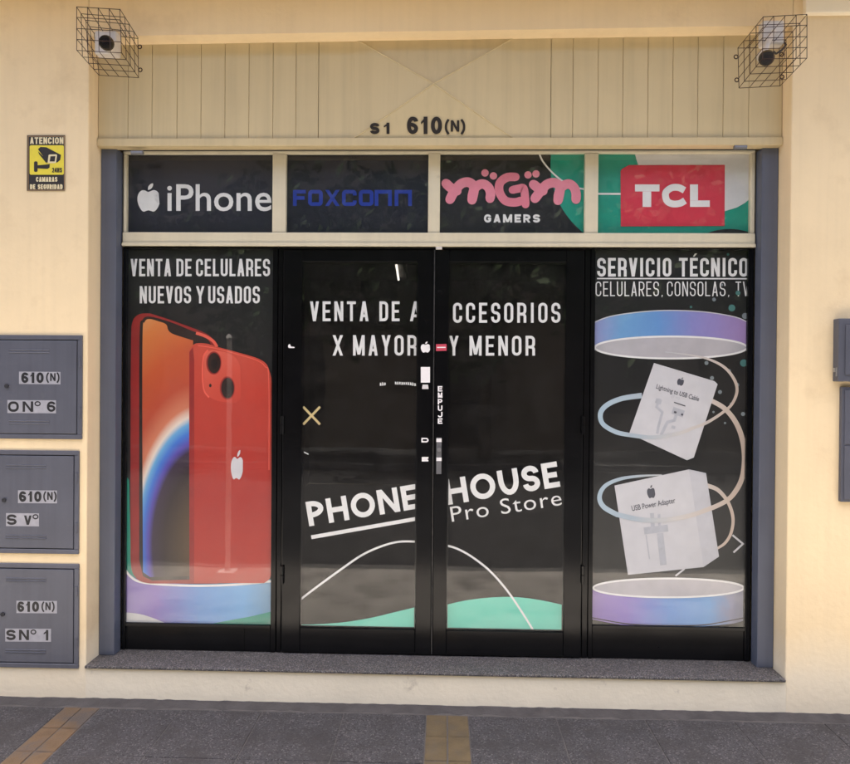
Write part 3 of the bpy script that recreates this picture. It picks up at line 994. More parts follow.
# ------------------------------------------------------------------ right display window
dr = empty('display_window', (PX(670), 0, ZS), 'dark display window on the right with poster of two white accessory boxes', 'window', 'display windows beside the doors')
xg0, xg1 = PX(594), PX(746.5)
zg = PZ(627, 0, 670)
frame_bar('upright', dr, xg1, XR - .084, zR0, ZH)
frame_bar('upright', dr, PX(589.6), xg0, zR0, ZH)
frame_bar('top_rail', dr, xg0 + .0005, xg1 - .0005, PZ(249.6, 0, 670), ZH, .002)
frame_bar('bottom_rail', dr, xg0 + .0005, xg1 - .0005, zR0, zg, .006)
frame_bar('glazing_bead', dr, xg0 + .0005, xg1 - .0005, zg - .014, zg + .004, -.004, .0055, .002)
pr = pane(dr, 594, 746.5, 249.6, 627, 'film_black')
words(pr, [('SERVICIO', 597.2, 671.4), ('TÉCNICO', 679, 748)], 276.6, 18.6, 2.8, LY(1), 2.8, .26)
build('underline', strips([stroke([(597, 278.6), (748, 278.8)], 1.3)], LY(1)), 'vinyl_white', pr)
words(pr, [('CELULARES,', 595.6, 663.4), ('CONSOLAS,', 667, 730), ('TV', 735.6, 748.4)], 296.2, 14.6, 1.15, LY(1), 2.6, .34)
gradmat('pedestal_upper', [(0, (150, 150, 196)), (.22, (112, 160, 206)), (.45, (104, 150, 206)), (.7, (140, 136, 196)), (1, (160, 132, 184))], P(596, 330, PY), P(747, 330, PY))
build('pedestal_print', sheet([spline([(593, 323), (610, 316.5), (640, 312), (671, 310.4), (705, 312), (735, 317), (749, 323)], 5) + [(749, 350), (593, 350)]], LY(1)), 'pedestal_upper', pr)
build('pedestal_rim', strips([stroke(spline([(593, 323), (610, 316.5), (640, 312), (671, 310.4), (705, 312), (735, 317), (749, 323)], 5), 1.0)], LY(2)), 'box_white', pr)
build('pedestal_disc', sheet([ellipse(671, 347.5, 77, 11.5, 48)], LY(2)), 'disc_grey', pr)
build('pedestal_rim', strips([stroke(ellipse(671, 347.5, 76, 11, 64), 1.9, True)], LY(3)), 'vinyl_white', pr)
gradmat('swirl', [(0, (178, 198, 212)), (.3, (176, 186, 196)), (.62, (210, 202, 198)), (1, (206, 184, 168))], P(600, 430, PY), P(745, 440, PY))
def swirl(pts, ws, k):
    s = spline(pts, 8)
    n = len(s)
    wl = []
    for i in range(n):
        f = i / (n - 1) * (len(ws) - 1)
        a = min(int(f), len(ws) - 2)
        wl.append(ws[a] + (ws[a + 1] - ws[a]) * (f - a))
    return strips([stroke(s, wl)], LY(k))
build('swirl_band', swirl([(642, 395.5), (622, 398.5), (607, 405), (600.5, 413.5), (603, 424), (616, 432), (630, 435)], [5.5, 5, 5, 5, 4.5, 4.5, 4.2], 2), 'swirl', pr)
build('swirl_band', swirl([(665, 352), (690, 355), (708, 359), (724, 367), (734, 379), (737, 391), (732, 404), (722, 413), (706, 423), (690, 429)], [1, 1.4, 2.2, 2.8, 3, 3, 2.8, 2.8, 3, 3.2], 4.4), 'swirl', pr)
build('swirl_band', swirl([(711, 400.5), (724, 408), (735, 421), (742, 438), (744.5, 458), (742, 478), (735, 492), (726, 501), (712, 508)], [4.5, 4.8, 5, 5.2, 5.2, 5, 5, 4.6, 4.6], 2), 'swirl', pr)
build('swirl_band', swirl([(662, 475), (640, 476), (620, 479), (605, 486), (599.5, 497), (604, 507), (618, 515)], [1, 2.4, 3.4, 4, 4.6, 5, 5], 2), 'swirl', pr)
build('swirl_band', swirl([(707, 485.5), (718, 490), (728, 502), (733, 518), (731, 533), (725, 543), (717, 548.5)], [4.5, 4, 3.5, 3.2, 3, 2.8, 2.4], 2.5), 'swirl', pr)
build('box_print', sheet([[(654, 363), (714.5, 381.2), (717.6, 384.2), (693.8, 457.5), (687, 460.2), (629.2, 433.5)]], LY(3)), 'box_white', pr)
build('apple_emblem', apple(677.2, 684.2, 377, 385.6, LY(4), .3), 'box_ink', pr)
a_ = math.atan2(13, 43)
build('lettering', font_text('Lightning to USB Cable', 656, 700.5, 388.4, 4.6, LY(4), .012, a_), 'box_ink', pr)
build('lettering', font_text('(1 m)', 671.5, 679.5, 397.4, 3.2, LY(4), 0, a_), 'box_grey_print', pr)
def rotp(pts, cx, cy, a):
    return [(cx + x * math.cos(a) - y * math.sin(a), cy + x * math.sin(a) + y * math.cos(a)) for x, y in pts]
cbl = [stroke(rotp([(-13, -12), (-13, -3), (-6, 0), (-5, 16), (-4, 22)], 668, 414, .32), 2.6), stroke(rotp([(8, -8), (8, 4), (2, 8), (0, 22)], 668, 414, .32), 3), stroke(rotp([(-16, -9), (-10, -9)], 668, 414, .32), 5), stroke(rotp([(3, -5), (15, -5)], 668, 414, .32), 7), stroke(rotp([(4, 14), (8, 14)], 672, 412, .32), 3)]
build('cable_print', strips(cbl, LY(4)), 'box_grey_print', pr)
build('plug_print', strips([stroke(rotp([(3.5, -5.5), (6, -5.5)], 669, 416, .32), 2), stroke(rotp([(11, -5.5), (13, -5.5)], 669, 416, .32), 2), stroke(rotp([(2, -13), (14, -13)], 668, 414, .32), 1)], LY(5)), 'box_ink', pr)
build('swirl_band', swirl([(630, 435), (652, 437.4), (676, 434), (692, 428.5)], [4.2, 4, 3.8, 3.4], 5), 'swirl', pr)
build('box_print', sheet([[(614.5, 485.5), (689, 469.3), (706, 473), (719, 556.5), (703.5, 567), (628, 574.8)]], LY(3)), 'box_white', pr)
build('box_side_print', sheet([[(689, 469.3), (706, 473), (719, 556.5), (703.5, 567)]], LY(4)), 'box_shade', pr)
build('apple_emblem', apple(646.8, 655.2, 485, 498.2, LY(4), -.1), 'box_ink', pr)
build('lettering', font_text('USB Power Adapter', 632.2, 676.5, 511, 5.4, LY(4), .01, -.19), 'box_ink', pr)
adp = [stroke([(652, 513), (653, 531)], 4), stroke([(659, 514), (659.6, 530)], 2.6), stroke([(644, 531), (668, 528)], 7), stroke([(660, 533), (663.5, 565)], 6.5), stroke([(646, 535), (649.5, 559)], 1.2)]
build('adapter_print', strips(adp, LY(4)), 'box_grey_print', pr)
build('swirl_band', swirl([(616, 514.2), (640, 519.5), (664, 520), (690, 515.5), (714, 507)], [5, 5, 4.8, 4.6, 4.6], 5), 'swirl', pr)
build('tick_mark', strips([stroke([(684.5, 568.8), (675.5, 575.8)], 1.7)], LY(5)), 'box_white', pr)
gradmat('pedestal_lower', [(0, (150, 124, 178)), (.25, (140, 118, 190)), (.55, (100, 146, 206)), (.8, (112, 160, 210)), (.95, (140, 142, 168)), (1, (130, 130, 150))], P(594, 605, PY), P(745, 605, PY))
build('pedestal_print', sheet([[(591, 588)] + [(748, 588)] + spline([(748, 618), (735, 623), (700, 626.5), (668, 627), (630, 626), (591, 619)], 5)], LY(1)), 'pedestal_lower', pr)
build('pedestal_base_line', strips([stroke(spline([(591, 617.5), (630, 624), (668, 625.4), (705, 624.6), (748, 617)], 6), 1.0)], LY(2)), 'phone_bezel', pr)
build('pedestal_disc', sheet([ellipse(668.5, 587.5, 76, 9.8, 48)], LY(2)), 'disc_grey', pr)
build('pedestal_rim', strips([stroke(ellipse(668.5, 587.8, 75.2, 9.4, 64), 1.9, True)], LY(3)), 'vinyl_white', pr)
build('chevron_mark', strips([stroke([(732.5, 535), (743, 543.8), (733.5, 552.4)], 1.9)], LY(2)), 'box_white', pr)
for cx, cy, r_, mt in ((731.8, 308, 3.4, 'dot_teal'), (714, 299.5, 1.9, 'dot_grey'), (743.6, 363, 3.6, 'dot_teal'), (706.5, 363, 2, 'dot_grey'), (712, 378, 2, 'dot_grey'), (729, 371, 2, 'dot_grey'), (720, 392, 2, 'dot_grey'), (743, 414, 2, 'dot_grey'), (713.5, 412, 1.2, 'dot_grey'), (725, 423, 1.2, 'dot_grey'), (737, 385, 2.2, 'dot_grey'), (691, 307, 1.3, 'dot_teal'), (745, 316, 3, 'dot_grey'), (738, 293, 2.4, 'dot_teal'), (728, 254.5, 1.3, 'dot_teal'), (722, 285, 1.2, 'dot_grey'), (731, 404, 1.4, 'dot_grey')):
    build('dot', sheet([ellipse(cx, cy, r_, r_, 16)], LY(4)), mt, pr)

# ------------------------------------------------------------------ doors
df = empty('door_frame', (PX(432), 0, ZS), 'black metal frame around the double glass doors', 'door frame')
frame_bar('post', df, PX(277.0), PX(281.6), zR0, ZH, .004, .07)
frame_bar('post', df, PX(583.4), PX(589.2), zR0, ZH, .004, .07)
frame_bar('head', df, PX(281.6) + .0005, PX(583.4) - .0005, PZ(249.4), ZH, .004, .07)

DY = -.006
DP = .020
def dLY(k): return .016 - .0005 * k
def door(name, label, x0, x1, g0, g1, hinge_px):
    d = empty('glass_door', (PX((x0 + x1) / 2), DY, ZS), label, 'door', 'double shop doors')
    zl, zh2 = zR0 + .006, PZ(250.0)
    a, b, c, e_ = PX(x0), PX(g0), PX(g1), PX(x1)
    zg0, zg1 = PZ(629.5), PZ(262.2)
    frame_bar('stile', d, a, b, zl, zh2, DY, .05, .004)
    frame_bar('stile', d, c, e_, zl, zh2, DY, .05, .004)
    frame_bar('top_rail', d, b + .0005, c - .0005, zg1, zh2, DY + .001, .05, .003)
    frame_bar('bottom_rail', d, b + .0005, c - .0005, zl, zg0, DY + .001, .05, .003)
    for zz0, zz1 in ((zg0 - .003, zg0 + .006), (zg1 - .006, zg1 + .003)):
        frame_bar('glazing_bead', d, b - .002, c + .002, zz0, zz1, DY + .012, .04, .002)
    for xx0, xx1 in ((b - .003, b + .005), (c - .005, c + .003)):
        frame_bar('glazing_bead', d, xx0, xx1, zg0 + .0065, zg1 - .0065, DY + .012, .04, .002)
    p = build('pane', box(b - .004, c + .004, GY0, GY1, zg0 - .006, zg1 + .006), 'glass', d)
    build('tint_film', box(b - .004, c + .004, DP, DP + .0006, zg0 - .006, zg1 + .006), 'tint_film', p)
    for hy in (425, 575):
        h = P(hinge_px, hy, DY - .012)
        build('hinge', join(tube((h.x, DY - .010, h.z - .045), (h.x, DY - .010, h.z - .002), .009, 10), tube((h.x, DY - .010, h.z + .002), (h.x, DY - .010, h.z + .045), .009, 10)), 'black_frame', d)
    return d, p

d1, q1 = door('l', 'left glass door lettered PHONE with gold cross mark', 282.4, 432.6, 301.2, 416.4, 282.0)
d2, q2 = door('r', 'right glass door lettered HOUSE Pro Store', 433.6, 582.6, 447.8, 564.6, 583.0)
LQ = dLY(0)
words(q1, [('VENTA', 310, 368.5), ('DE', 379.4, 399.6), ('A', 410, 421)], 321.2, 19.8, 2.7, LQ, 3.2, .42)
words(q1, [('X', 332.6, 343), ('MAYOR', 353, 416.6)], 355.6, 20.4, 2.7, LQ, 3.2, .42)
words(q2, [('CCESORIOS', 453, 560.4)], 322.8, 20, 2.7, LQ, 3.2, .44)
words(q2, [('Y', 449.2, 458.6), ('MENOR', 469.5, 535)], 355.6, 19.8, 2.7, LQ, 3.2, .44)
A = -math.radians(9.3)
WB = {'P': .85, 'H': 1.05, 'O': 1.22, 'N': 1.05, 'E': .78, 'U': 1.0, 'S': .84}
build('lettering', drawn_text('PHONE', 309.3, 420.5, 526.3, 24.6, 5.1, LQ, r=12, gap=.17, ang=A, weights=WB), 'vinyl_white', q1)
build('underline', strips([stroke([(311.3, 537.2), (417, 518.6)], 3.8)], LQ), 'vinyl_white', q1)
build('lettering', drawn_text('HOUSE', 447.8, 562, 505.0, 25.6, 5.3, LQ, r=12.5, gap=.17, ang=A, weights=WB), 'vinyl_white', q2)
build('lettering', font_text('Pro Store', 452, 563.5, 521.8, 15.2, LQ, -.003, A + .01, 1.12), 'vinyl_white', q2)
build('white_arc', strips([stroke(spline([(299, 600.5), (318, 586), (340, 570), (362, 555), (382, 546), (400, 541.6), (420, 541.8)], 8), 2.0)], LQ), 'vinyl_white', q1)
build('white_arc', strips([stroke(spline([(445, 545), (458, 549), (473, 557.5), (490, 571), (506, 589), (520, 609), (535, 633)], 8), 2.0)], dLY(1)), 'vinyl_white', q2)
build('wave_decal', sheet([spline([(299, 624.5), (320, 624), (345, 622), (372, 617.5), (395, 612), (420, 606)], 6) + [(420, 633), (299, 633)]], LQ), 'teal_pale', q1)
build('wave_decal', sheet([spline([(445, 605), (465, 600.5), (490, 597.5), (515, 597), (540, 600), (568, 606)], 6) + [(568, 633), (445, 633)]], LQ), 'teal_pale', q2)
build('cross_mark', strips([stroke([(303.2, 406.8), (320, 424.4)], 2.3), stroke([(320, 406.8), (303.2, 424.4)], 2.3)], LQ), 'gold', q1)
# small worn arched lettering, no longer readable
pcs = []
rr = random.Random(5)
for k in range(17):
    x = 380 + k * 2.15
    if k in (3, 4, 5, 6): continue
    y = 384.5 + .004 * (x - 396) ** 2 - 1.2
    pcs.append([[(x, y - 1.3 - rr.random()), (x + 1.3, y - 1.1), (x + 1.2 + rr.random() * .5, y + 1.1), (x - .1, y + .8 + rr.random())]])
build('worn_decal', strips(pcs, LQ), 'vinyl_white', q1)
build('scratch_mark', strips([stroke([(304, 452), (308.5, 454.3)], 1.0)], LQ), 'vinyl_white', q1)
# stickers on the stiles
SY = DY - .0006
build('apple_sticker', apple(420.6, 430.4, 341.6, 352.6, SY), 'vinyl_white', d1)
build('card_sticker', sheet([[(420.8, 367), (430, 367), (430, 382.6), (420.8, 382.6)]], SY), 'vinyl_white', d1)
build('small_sticker', sheet([[(422.6, 384.6), (428, 384.6), (428.6, 389), (422, 389)]], SY), 'pale_print', d1)
build('letter_sticker', drawn_text('D', 421.4, 428.6, 442.4, 4.6, 1.3, SY, r=2), 'vinyl_white', d1)
build('letter_sticker', drawn_text('E', 421.8, 428.4, 461.4, 4.4, 1.4, SY, r=0), 'vinyl_white', d1)
build('chipped_sticker', sheet([spline([(288.4, 345), (290, 344.2), (291, 346.4), (294.4, 347), (294, 348), (288.6, 347.8)], 3, True)], SY), 'vinyl_white', d1)
build('red_sticker', sheet([[(436, 344.2), (446.6, 344), (446.6, 350.8), (436, 351)]], SY), 'sticker_red', d2)
build('red_sticker_line', strips([stroke([(437, 347.5), (445.6, 347.4)], 1.1)], SY - .0004), 'vinyl_white', d2)
for k, ch in enumerate('EMPUJE'):
    build('letter_sticker', drawn_text(ch, 437.8, 442.4, 391.5 + 6.45 * k, 5.4, 1.25, SY, r=1.4, weights={}), 'vinyl_white', d2)
lp = P(438.9, 456, DY)
lk = build('lock_plate', box(lp.x - .013, lp.x + .013, DY - .004, DY - .0002, P(438, 474, DY).z, P(438, 437.5, DY).z, .0015, 1), 'lock_grey', d2)
lc = P(439.2, 449.5, DY)
build('lock_cylinder', tube((lc.x, DY - .003, lc.z), (lc.x, DY - .018, lc.z), .010, 14), 'steel', lk)
build('lock_label', sheet([[(436.4, 438.5), (441.6, 438.5), (441.6, 442), (436.4, 442)]], DY - .0046), 'vinyl_white', lk)
build('lock_label', sheet([[(436.4, 457.5), (441.6, 457.5), (441.6, 461), (436.4, 461)]], DY - .0046), 'vinyl_white', lk)
mb = PX(433.1)
build('meeting_strip', box(mb - .0028, mb + .0028, DY - .005, DY - .0003, zR0 + .01, PZ(250.5), .001, 1), 'strip_dark', d2)
cl = P(439, 247.5, DY)
build('door_catch', box(cl.x - .016, cl.x + .016, DY - .016, DY - .0005, cl.z - .012, cl.z + .012, .002, 1), 'camera_white', d2)

# ------------------------------------------------------------------ meter boxes
def meter_box(label, x1px, y0, y1, slant, labels, lock, group):
    """door in a thin frame let into the wall; right edge at x1px"""
    Yb = YW
    xr, z1, z0 = P(x1px, (y0 + y1) / 2, Yb).x, P(42, y0, Yb).z, P(42, y1, Yb).z
    xl_ = xr - .47
    o = empty('meter_box', ((xl_ + xr) / 2, Yb, z0), label, 'meter box', group)
    fw = .022
    fr = join(box(xl_, xr, Yb - .010, Yb + .02, z1 - fw, z1, .002, 1), box(xl_, xr, Yb - .010, Yb + .02, z0, z0 + fw, .002, 1), box(xl_, xl_ + fw, Yb - .010, Yb + .02, z0 + fw + .0003, z1 - fw - .0003, .002, 1), box(xr - fw, xr, Yb - .010, Yb + .02, z0 + fw + .0003, z1 - fw - .0003, .002, 1))
    build('frame', fr, 'meter_grey', o)
    build('gap', box(xl_ + fw, xr - fw, Yb - .002, Yb + .015, z0 + fw, z1 - fw), 'meter_gap', o)
    dr_ = build('door', box(xl_ + fw + .004, xr - fw - .004, Yb - .009, Yb - .0025, z0 + fw + .004, z1 - fw - .004, .003, 2), 'meter_grey', o)
    # pressed louvre ridges
    for zz in (z1 - .085, z1 - .073, z0 + .075, z0 + .087):
        build('ridge', tube((xr - .36, Yb - .0085, zz), (xr - .16, Yb - .0085, zz), .0035, 8), 'meter_grey', dr_)
    for hz in (z0 + .13, z1 - .13):
        build('hinge', tube((xr - fw * .35, Yb - .011, hz - .022), (xr - fw * .35, Yb - .011, hz + .022), .006, 8), 'meter_grey', o)
    lx, ly = lock
    c = P(lx, ly, Yb - .009)
    build('lock', tube((c.x, Yb - .0088, c.z), (c.x, Yb - .016, c.z), .010, 12), 'meter_gap', dr_)
    for rect, texts in labels:
        lab = build('label_strip', sheet([[(rect[0], rect[1]), (rect[2], rect[1] + .3), (rect[2], rect[3] + .3), (rect[0], rect[3])]], Yb - .0096), 'label_tape', o)
        for (s_, a, b, base, cap, t) in texts:
            build('lettering', drawn_text(s_, a, b, base, cap, t, Yb - .0101, r=cap * .33, gap=.2, weights={'1': .72, '(': .5, ')': .5, 'º': .62, ' ': .5}), 'ink', lab)
    return o
GM = 'grey meter boxes on the left wall'
meter_box('grey metal meter box marked Nº 6, topmost of the left three', 82.8, 335.2, 438.8, 0, [((19, 371.6, 60.5, 384), [('610', 21.2, 43.6, 383, 10.6, 2.6), ('(N)', 46.2, 59.4, 381, 7.8, 1.5)]), ((7.4, 400, 56, 413), [('O', 8, 18.8, 411.8, 10.4, 2.4), ('N', 22.6, 33.2, 411.8, 10.4, 2.4), ('º', 34.6, 40.6, 411.8, 10.4, 1.6), ('6', 47, 55.4, 411.8, 10.4, 2.2)])], (7, 386), GM)
meter_box('grey metal meter box with damaged lettering, middle of the left three', 79.6, 450.2, 553.2, 0, [((18, 490.2, 57, 503), [('610', 19, 41.4, 501.8, 10.6, 2.6), ('(N)', 43.4, 56.4, 499.8, 7.8, 1.5)]), ((6, 513, 39, 526), [('S', 6.8, 16.6, 524.8, 10.4, 2.4), ('V', 24, 31.6, 524.8, 9.4, 2.2), ('º', 32.6, 38.4, 524.8, 10.4, 1.6)])], (4.4, 500), GM)
meter_box('grey metal meter box marked Nº 1, lowest of the left three', 79.4, 563.2, 667.2, 0, [((16.4, 600.6, 57, 613), [('610', 17.2, 39, 611.8, 10.4, 2.6), ('(N)', 41.6, 54.4, 610, 7.8, 1.5)]), ((5.2, 628.4, 51, 641.4), [('S', 6.2, 15.6, 640, 10.4, 2.4), ('N', 19, 29, 640, 10.4, 2.4), ('º', 30.6, 36.2, 640, 10.4, 1.6), ('1', 43, 49.6, 640.4, 10.6, 2.4)])], (3, 614), GM)

def side_box(name, label, x0px, y0, y1, proud, seam=None, latch=None):
    Yb = YW
    xl_, z1, z0 = P(x0px, (y0 + y1) / 2, Yb - proud).x, P(845, y0, Yb - proud).z, P(845, y1, Yb - proud).z
    xr = xl_ + .42
    o = empty('meter_box', ((xl_ + xr) / 2, Yb, z0), label, 'meter box', 'grey meter boxes on the right wall')
    build('frame', box(xl_, xr, Yb - proud, Yb + .01, z0, z1, .004, 2), 'meter_grey', o)
    if seam:
        zs = P(845, seam, Yb - proud).z
        build('door', box(xl_ + .012, xr - .012, Yb - proud - .005, Yb - proud - .0003, zs + .003, z1 - .012, .002, 1), 'meter_grey', o)
        build('door', box(xl_ + .012, xr - .012, Yb - proud - .005, Yb - proud - .0003, z0 + .012, zs - .003, .002, 1), 'meter_grey', o)
    else:
        build('door', box(xl_ + .03, xr - .03, Yb - proud - .005, Yb - proud - .0003, z0 + .03, z1 - .03, .002, 1), 'meter_grey', o)
    if latch:
        c = P(latch[0], latch[1], Yb - .02)
        build('latch', join(box(c.x - .012, xl_ - .0005, Yb - .03, Yb - .012, c.z - .010, c.z + .010, .002, 1), tube((c.x - .004, Yb - .035, c.z - .03), (c.x - .004, Yb - .035, c.z + .012), .005, 8)), 'steel', o)
    return o
side_box('u', 'small grey meter box at the right edge, standing proud with a latch', 838.6, 318.4, 381.6, .045, latch=(836, 370))
side_box('d', 'tall grey meter box at the right edge below the small one', 841.4, 387, 502, .02, seam=445)

# ------------------------------------------------------------------ warning sign
c0, c1 = P(27.4, 135.6, YW), P(65, 191, YW)
ws = empty('warning_sign', ((c0.x + c1.x) / 2, YW, c1.z), 'yellow and black security camera warning sign on the left wall', 'sign')
build('plate', box(c0.x, c1.x, YW - .004, YW - .0005, c1.z, c0.z, .001, 1), 'sign_black', ws)
SYW = YW - .0046
build('border', strips([stroke([(28.2, 136.4), (64.3, 136.4), (64.3, 190.2), (28.2, 190.2)], .7, True)], SYW), 'sign_edge', ws)
yp = build('yellow_panel', sheet([round_path([(29.6, 145.4), (63.8, 145.4), (63.8, 174.8), (29.6, 174.8)], 1.5, True)], SYW), 'sign_yellow', ws)
build('lettering', drawn_text('ATENCION', 30, 63.4, 144, 6.6, 1.35, SYW, r=1.6, gap=.2), 'sign_cream', ws)
build('lettering', drawn_text('CAMARAS', 36, 57.4, 181.8, 4.8, 1.1, SYW, r=1.2, gap=.2), 'sign_cream', ws)
build('lettering', drawn_text('DE SEGURIDAD', 30, 62.6, 189.2, 4.8, 1.1, SYW, r=1.2, gap=.2), 'sign_cream', ws)
build('lettering', drawn_text('24HS', 52, 62, 172.6, 4.8, 1.0, SYW - .0005, r=1, gap=.16), 'sign_black', yp)
Yi = SYW - .0005
cam_icon = [[(38, 149.4), (40.4, 147), (46.5, 147.4), (61, 155), (60.2, 160), (57.4, 162.5), (48, 163.2)], [(38, 151.2), (39, 154.2), (46.6, 163.6), (47.4, 161)], [(47, 164.5), (49.8, 164), (49.6, 167.6), (47.6, 169), (37, 168.4), (37, 165.4)], round_path([(34, 161.4), (37.6, 161.4), (37.6, 172), (34, 172)], 1.4, True)]
build('camera_icon', sheet(cam_icon, Yi), 'sign_black', yp)
build('camera_icon_face', sheet([round_path([(48.6, 154.6), (57.2, 154.4), (56, 163.2), (47.6, 163.2)], 1.2, True)], Yi - .0007), 'sign_cream', yp)
build('camera_icon_lens', sheet([[(50.4, 156.4), (55.4, 156.2), (54.6, 161.6), (49.6, 161.6)]], Yi - .0011), 'sign_black', yp)

# ------------------------------------------------------------------ camera cages and cameras
def lerp(a, b, t): return a + (b - a) * t
def cage(label, back, front, loops, nf=4, nd=4):
    """back/front: pixel corners TL TR BR BL on the shutter box face and 28 cm in front of it"""
    B = [P(x, y, YW - .006) for x, y in back]
    Fr = [P(x, y, YW - .27) for x, y in front]
    o = empty('camera_cage', (sum((p for p in B), Vector()) / 4), label, 'cage', 'wire cages around the cameras')
    r = .0015
    segs = []
    def grid(a, b, c, d, nu, nv):                # a-b along u, a-d along v
        for i in range(nu + 1):
            segs.append((lerp(a, b, i / nu), lerp(d, c, i / nu)))
        for j in range(nv + 1):
            segs.append((lerp(a, d, j / nv), lerp(b, c, j / nv)))
    grid(*Fr, nf, nf)
    for i in range(4):
        j = (i + 1) % 4
        a, b, c, d = Fr[i], Fr[j], B[j], B[i]
        for k in range(nf): segs.append((lerp(a, b, k / nf), lerp(d, c, k / nf)))
        for k in range(1, nd + 1): segs.append((lerp(a, d, k / nd), lerp(b, c, k / nd)))
    parts = []
    for a, b in segs:
        jit = Vector((rnd.uniform(-1, 1), rnd.uniform(-1, 1), rnd.uniform(-1, 1))) * .0012
        parts.append(tube(a + jit, b + jit, r, 6))
    build('wire_mesh', join(*parts), 'wire', o)
    for x, y in loops:
        c = P(x, y, YW - .006)
        build('mounting_loop', torus(c, (0, 1, 0), .009, .0026), 'wire', o)
    return o
cage('dark wire cage at the upper left corner of the shopfront', [(94, 33), (138, 38.5), (138.8, 78), (99, 75.5)], [(76.8, 6.8), (119.8, 9.4), (121.5, 53), (76.8, 50.4)], [(139.8, 47), (140.2, 70)])
cage('dark wire cage at the upper right corner of the shopfront', [(738, 48), (779.5, 47.5), (780.2, 86), (739, 88.2)], [(763, 17.3), (807, 14.8), (807, 58.2), (762.5, 59)], [(736, 57), (736.8, 80), (782, 77), (781.6, 54.5)])

def security_camera(label, boxpx, boxY, headpx, headY, aim, rad, length):
    x0, y0, x1, y1 = boxpx
    a, b = P(x0, y1, boxY), P(x1, y0, boxY)
    o = empty('security_camera', ((a.x + b.x) / 2, boxY, a.z), label, 'security camera', 'security cameras in the cages')
    build('mount_box', box(a.x, b.x, boxY, boxY + .055, a.z, b.z, .008, 3), 'camera_white', o)
    h = P(headpx[0], headpx[1], headY)
    d = Vector(aim).normalized()
    back = h - d * length
    n = 20
    body = join(tube(back, h - d * .012, rad, n), tube(back - d * .012, back, rad * .6, n, r2=rad))
    build('camera_body', body, 'camera_white', o, smooth=False)
    hd = build('lens_hood', join(tube(h - d * .0125, h, rad * 1.08, n), tube(h, h + d * .012, rad * 1.08, n, r2=rad * .92)), 'camera_black', o)
    build('lens_glass', tube(h + d * .0115, h + d * .0135, rad * .45, 16), 'lens_core', hd)
    # swivel arm from the box to the body
    mid = back + d * length * .35 + Vector((0, 0, rad * .9))
    src = Vector(((a.x + b.x) / 2, boxY - .002, (a.z + b.z) / 2))
    build('arm', join(tube(src, (src + mid) / 2 + Vector((0, 0, .01)), .012, 10), tube((src + mid) / 2 + Vector((0, 0, .01)), mid, .012, 10)), 'camera_white', o)
    return o
security_camera('white camera with dark lens inside the upper left wire cage', (94.2, 30.5, 116, 54), YW - .062, (106, 42.8), YW - .17, (.12, -1, -.22), .031, .085)
rc = security_camera('white camera pointing down inside the upper right wire cage', (763, 20, 784.6, 44), YW - .062, (766.8, 58.2), YW - .17, (-.30, -1, -.55), .031, .10)
pts = [P(783, 41, YW - .03), P(786, 45, YW - .05), P(782, 50, YW - .08), P(776, 54, YW - .08), P(774, 52, YW - .10)]
build('cable', join(*[tube(a, b, .0045, 8) for a, b in zip(pts, pts[1:])]), 'cable', rc)

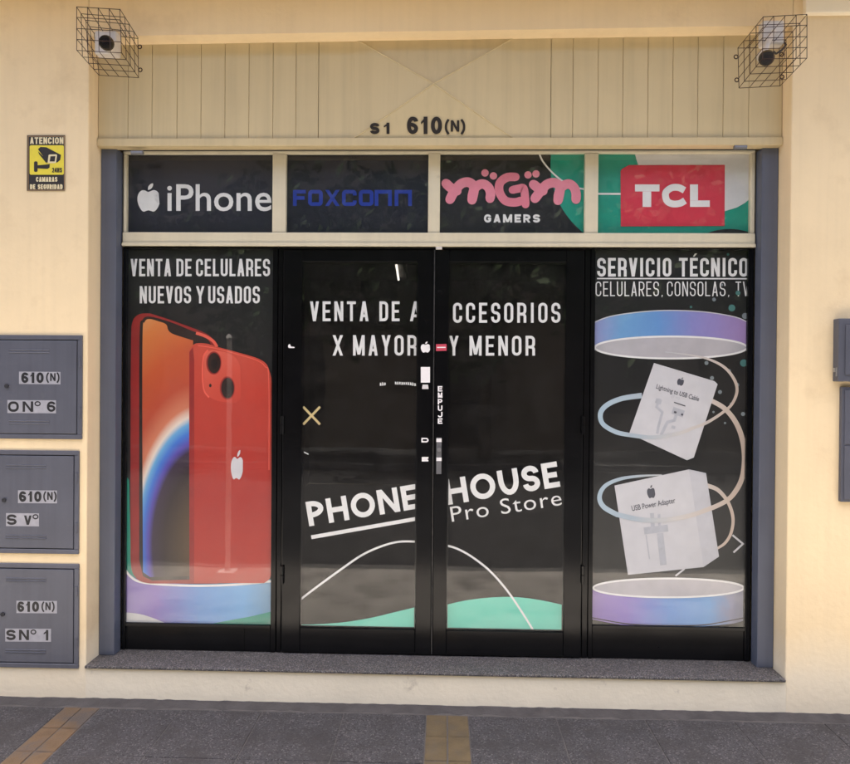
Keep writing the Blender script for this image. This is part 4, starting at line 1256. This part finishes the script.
# ------------------------------------------------------------------ across the street (what the glass reflects)
ob_ = empty('opposite_building', (0, -12, 0), 'plain two storey brown building across the street, mirrored in the glass', 'building')
build('wall', box(-26, 26, -18, -12, -.2, 9.4, .02, 1), 'opposite_wall', ob_)
for fl, (z0, z1) in enumerate(((.05, 2.5), (3.9, 5.6), (6.7, 8.2))):
    for k in range(13):
        x = -22 + k * 3.7
        build('window', box(x - .8, x + .8, -11.995, -11.97, z0 if (k % 3 == 0 and fl == 0) else z0 + .8 * (fl == 0), z1), 'opposite_dark', ob_)
def street_tree(x, y, h, label, seed):
    rt = random.Random(seed)
    o = empty('street_tree', (x, y, -.02), label, 'tree', 'trees on the far pavement')
    parts = [tube((x, y, -.05), (x + .1, y, h * .45), .15, 10, r2=.09)]
    for k in range(6):
        a = k * 1.05 + rt.random()
        parts.append(tube((x + .1, y, h * .42), (x + math.cos(a) * 1.3, y + math.sin(a) * 1.2, h * (.62 + .2 * rt.random())), .06, 6, r2=.02))
    build('trunk', join(*parts), 'bark', o)
    V, Fc = [], []
    cl = [(rt.gauss(0, 1.15), rt.gauss(.4, .9), h * .70 + rt.gauss(0, .6)) for _ in range(34)]
    for k in range(4200):
        c = rt.choice(cl)
        p = Vector((x + c[0] + rt.gauss(0, .36), y + c[1] + rt.gauss(0, .36), c[2] + rt.gauss(0, .30)))
        u = Vector((rt.gauss(0, 1), rt.gauss(0, 1), rt.gauss(0, 1))).normalized()
        w = u.orthogonal().normalized()
        s = .10 + .06 * rt.random()
        n = len(V)
        V += [p - u * s, p + w * s * .5, p + u * s, p - w * s * .5]
        Fc.append((n, n + 1, n + 2, n + 3))
    build('crown', (V, Fc), 'leaf', o)
street_tree(-7.6, -10.2, 5.6, 'leafy street tree across the road, farthest to the left', 1)
street_tree(-3.4, -10.2, 5.4, 'leafy street tree across the road, left of the doors', 4)
street_tree(.8, -10.3, 6.0, 'leafy street tree across the road, opposite the doors', 2)
street_tree(5.0, -10.1, 5.6, 'leafy street tree across the road, right of the doors', 3)
street_tree(9.2, -10.1, 5.8, 'leafy street tree across the road, farthest to the right', 6)
# slim white post at the kerb on this side, out of frame, mirrored in the left window
q = P(228.5, 450, 0)
dirn = q - CAM
yk = -2.05
t = (-yk) / dirn.y
px_ = q.x + dirn.x * t
po = empty('kerb_post', (px_, yk, 0), 'slim white post at the kerb, mirrored in the left window', 'post')
build('shaft', tube((px_, yk, -.01), (px_, yk, 1.9), .021, 12), 'post_white', po)
build('base_plate', box(px_ - .07, px_ + .07, yk - .07, yk + .07, -.012, .006, .002, 1), 'post_white', po)
build('cap', tube((px_, yk, 1.9), (px_, yk, 1.93), .028, 12, r2=.012), 'post_white', po)
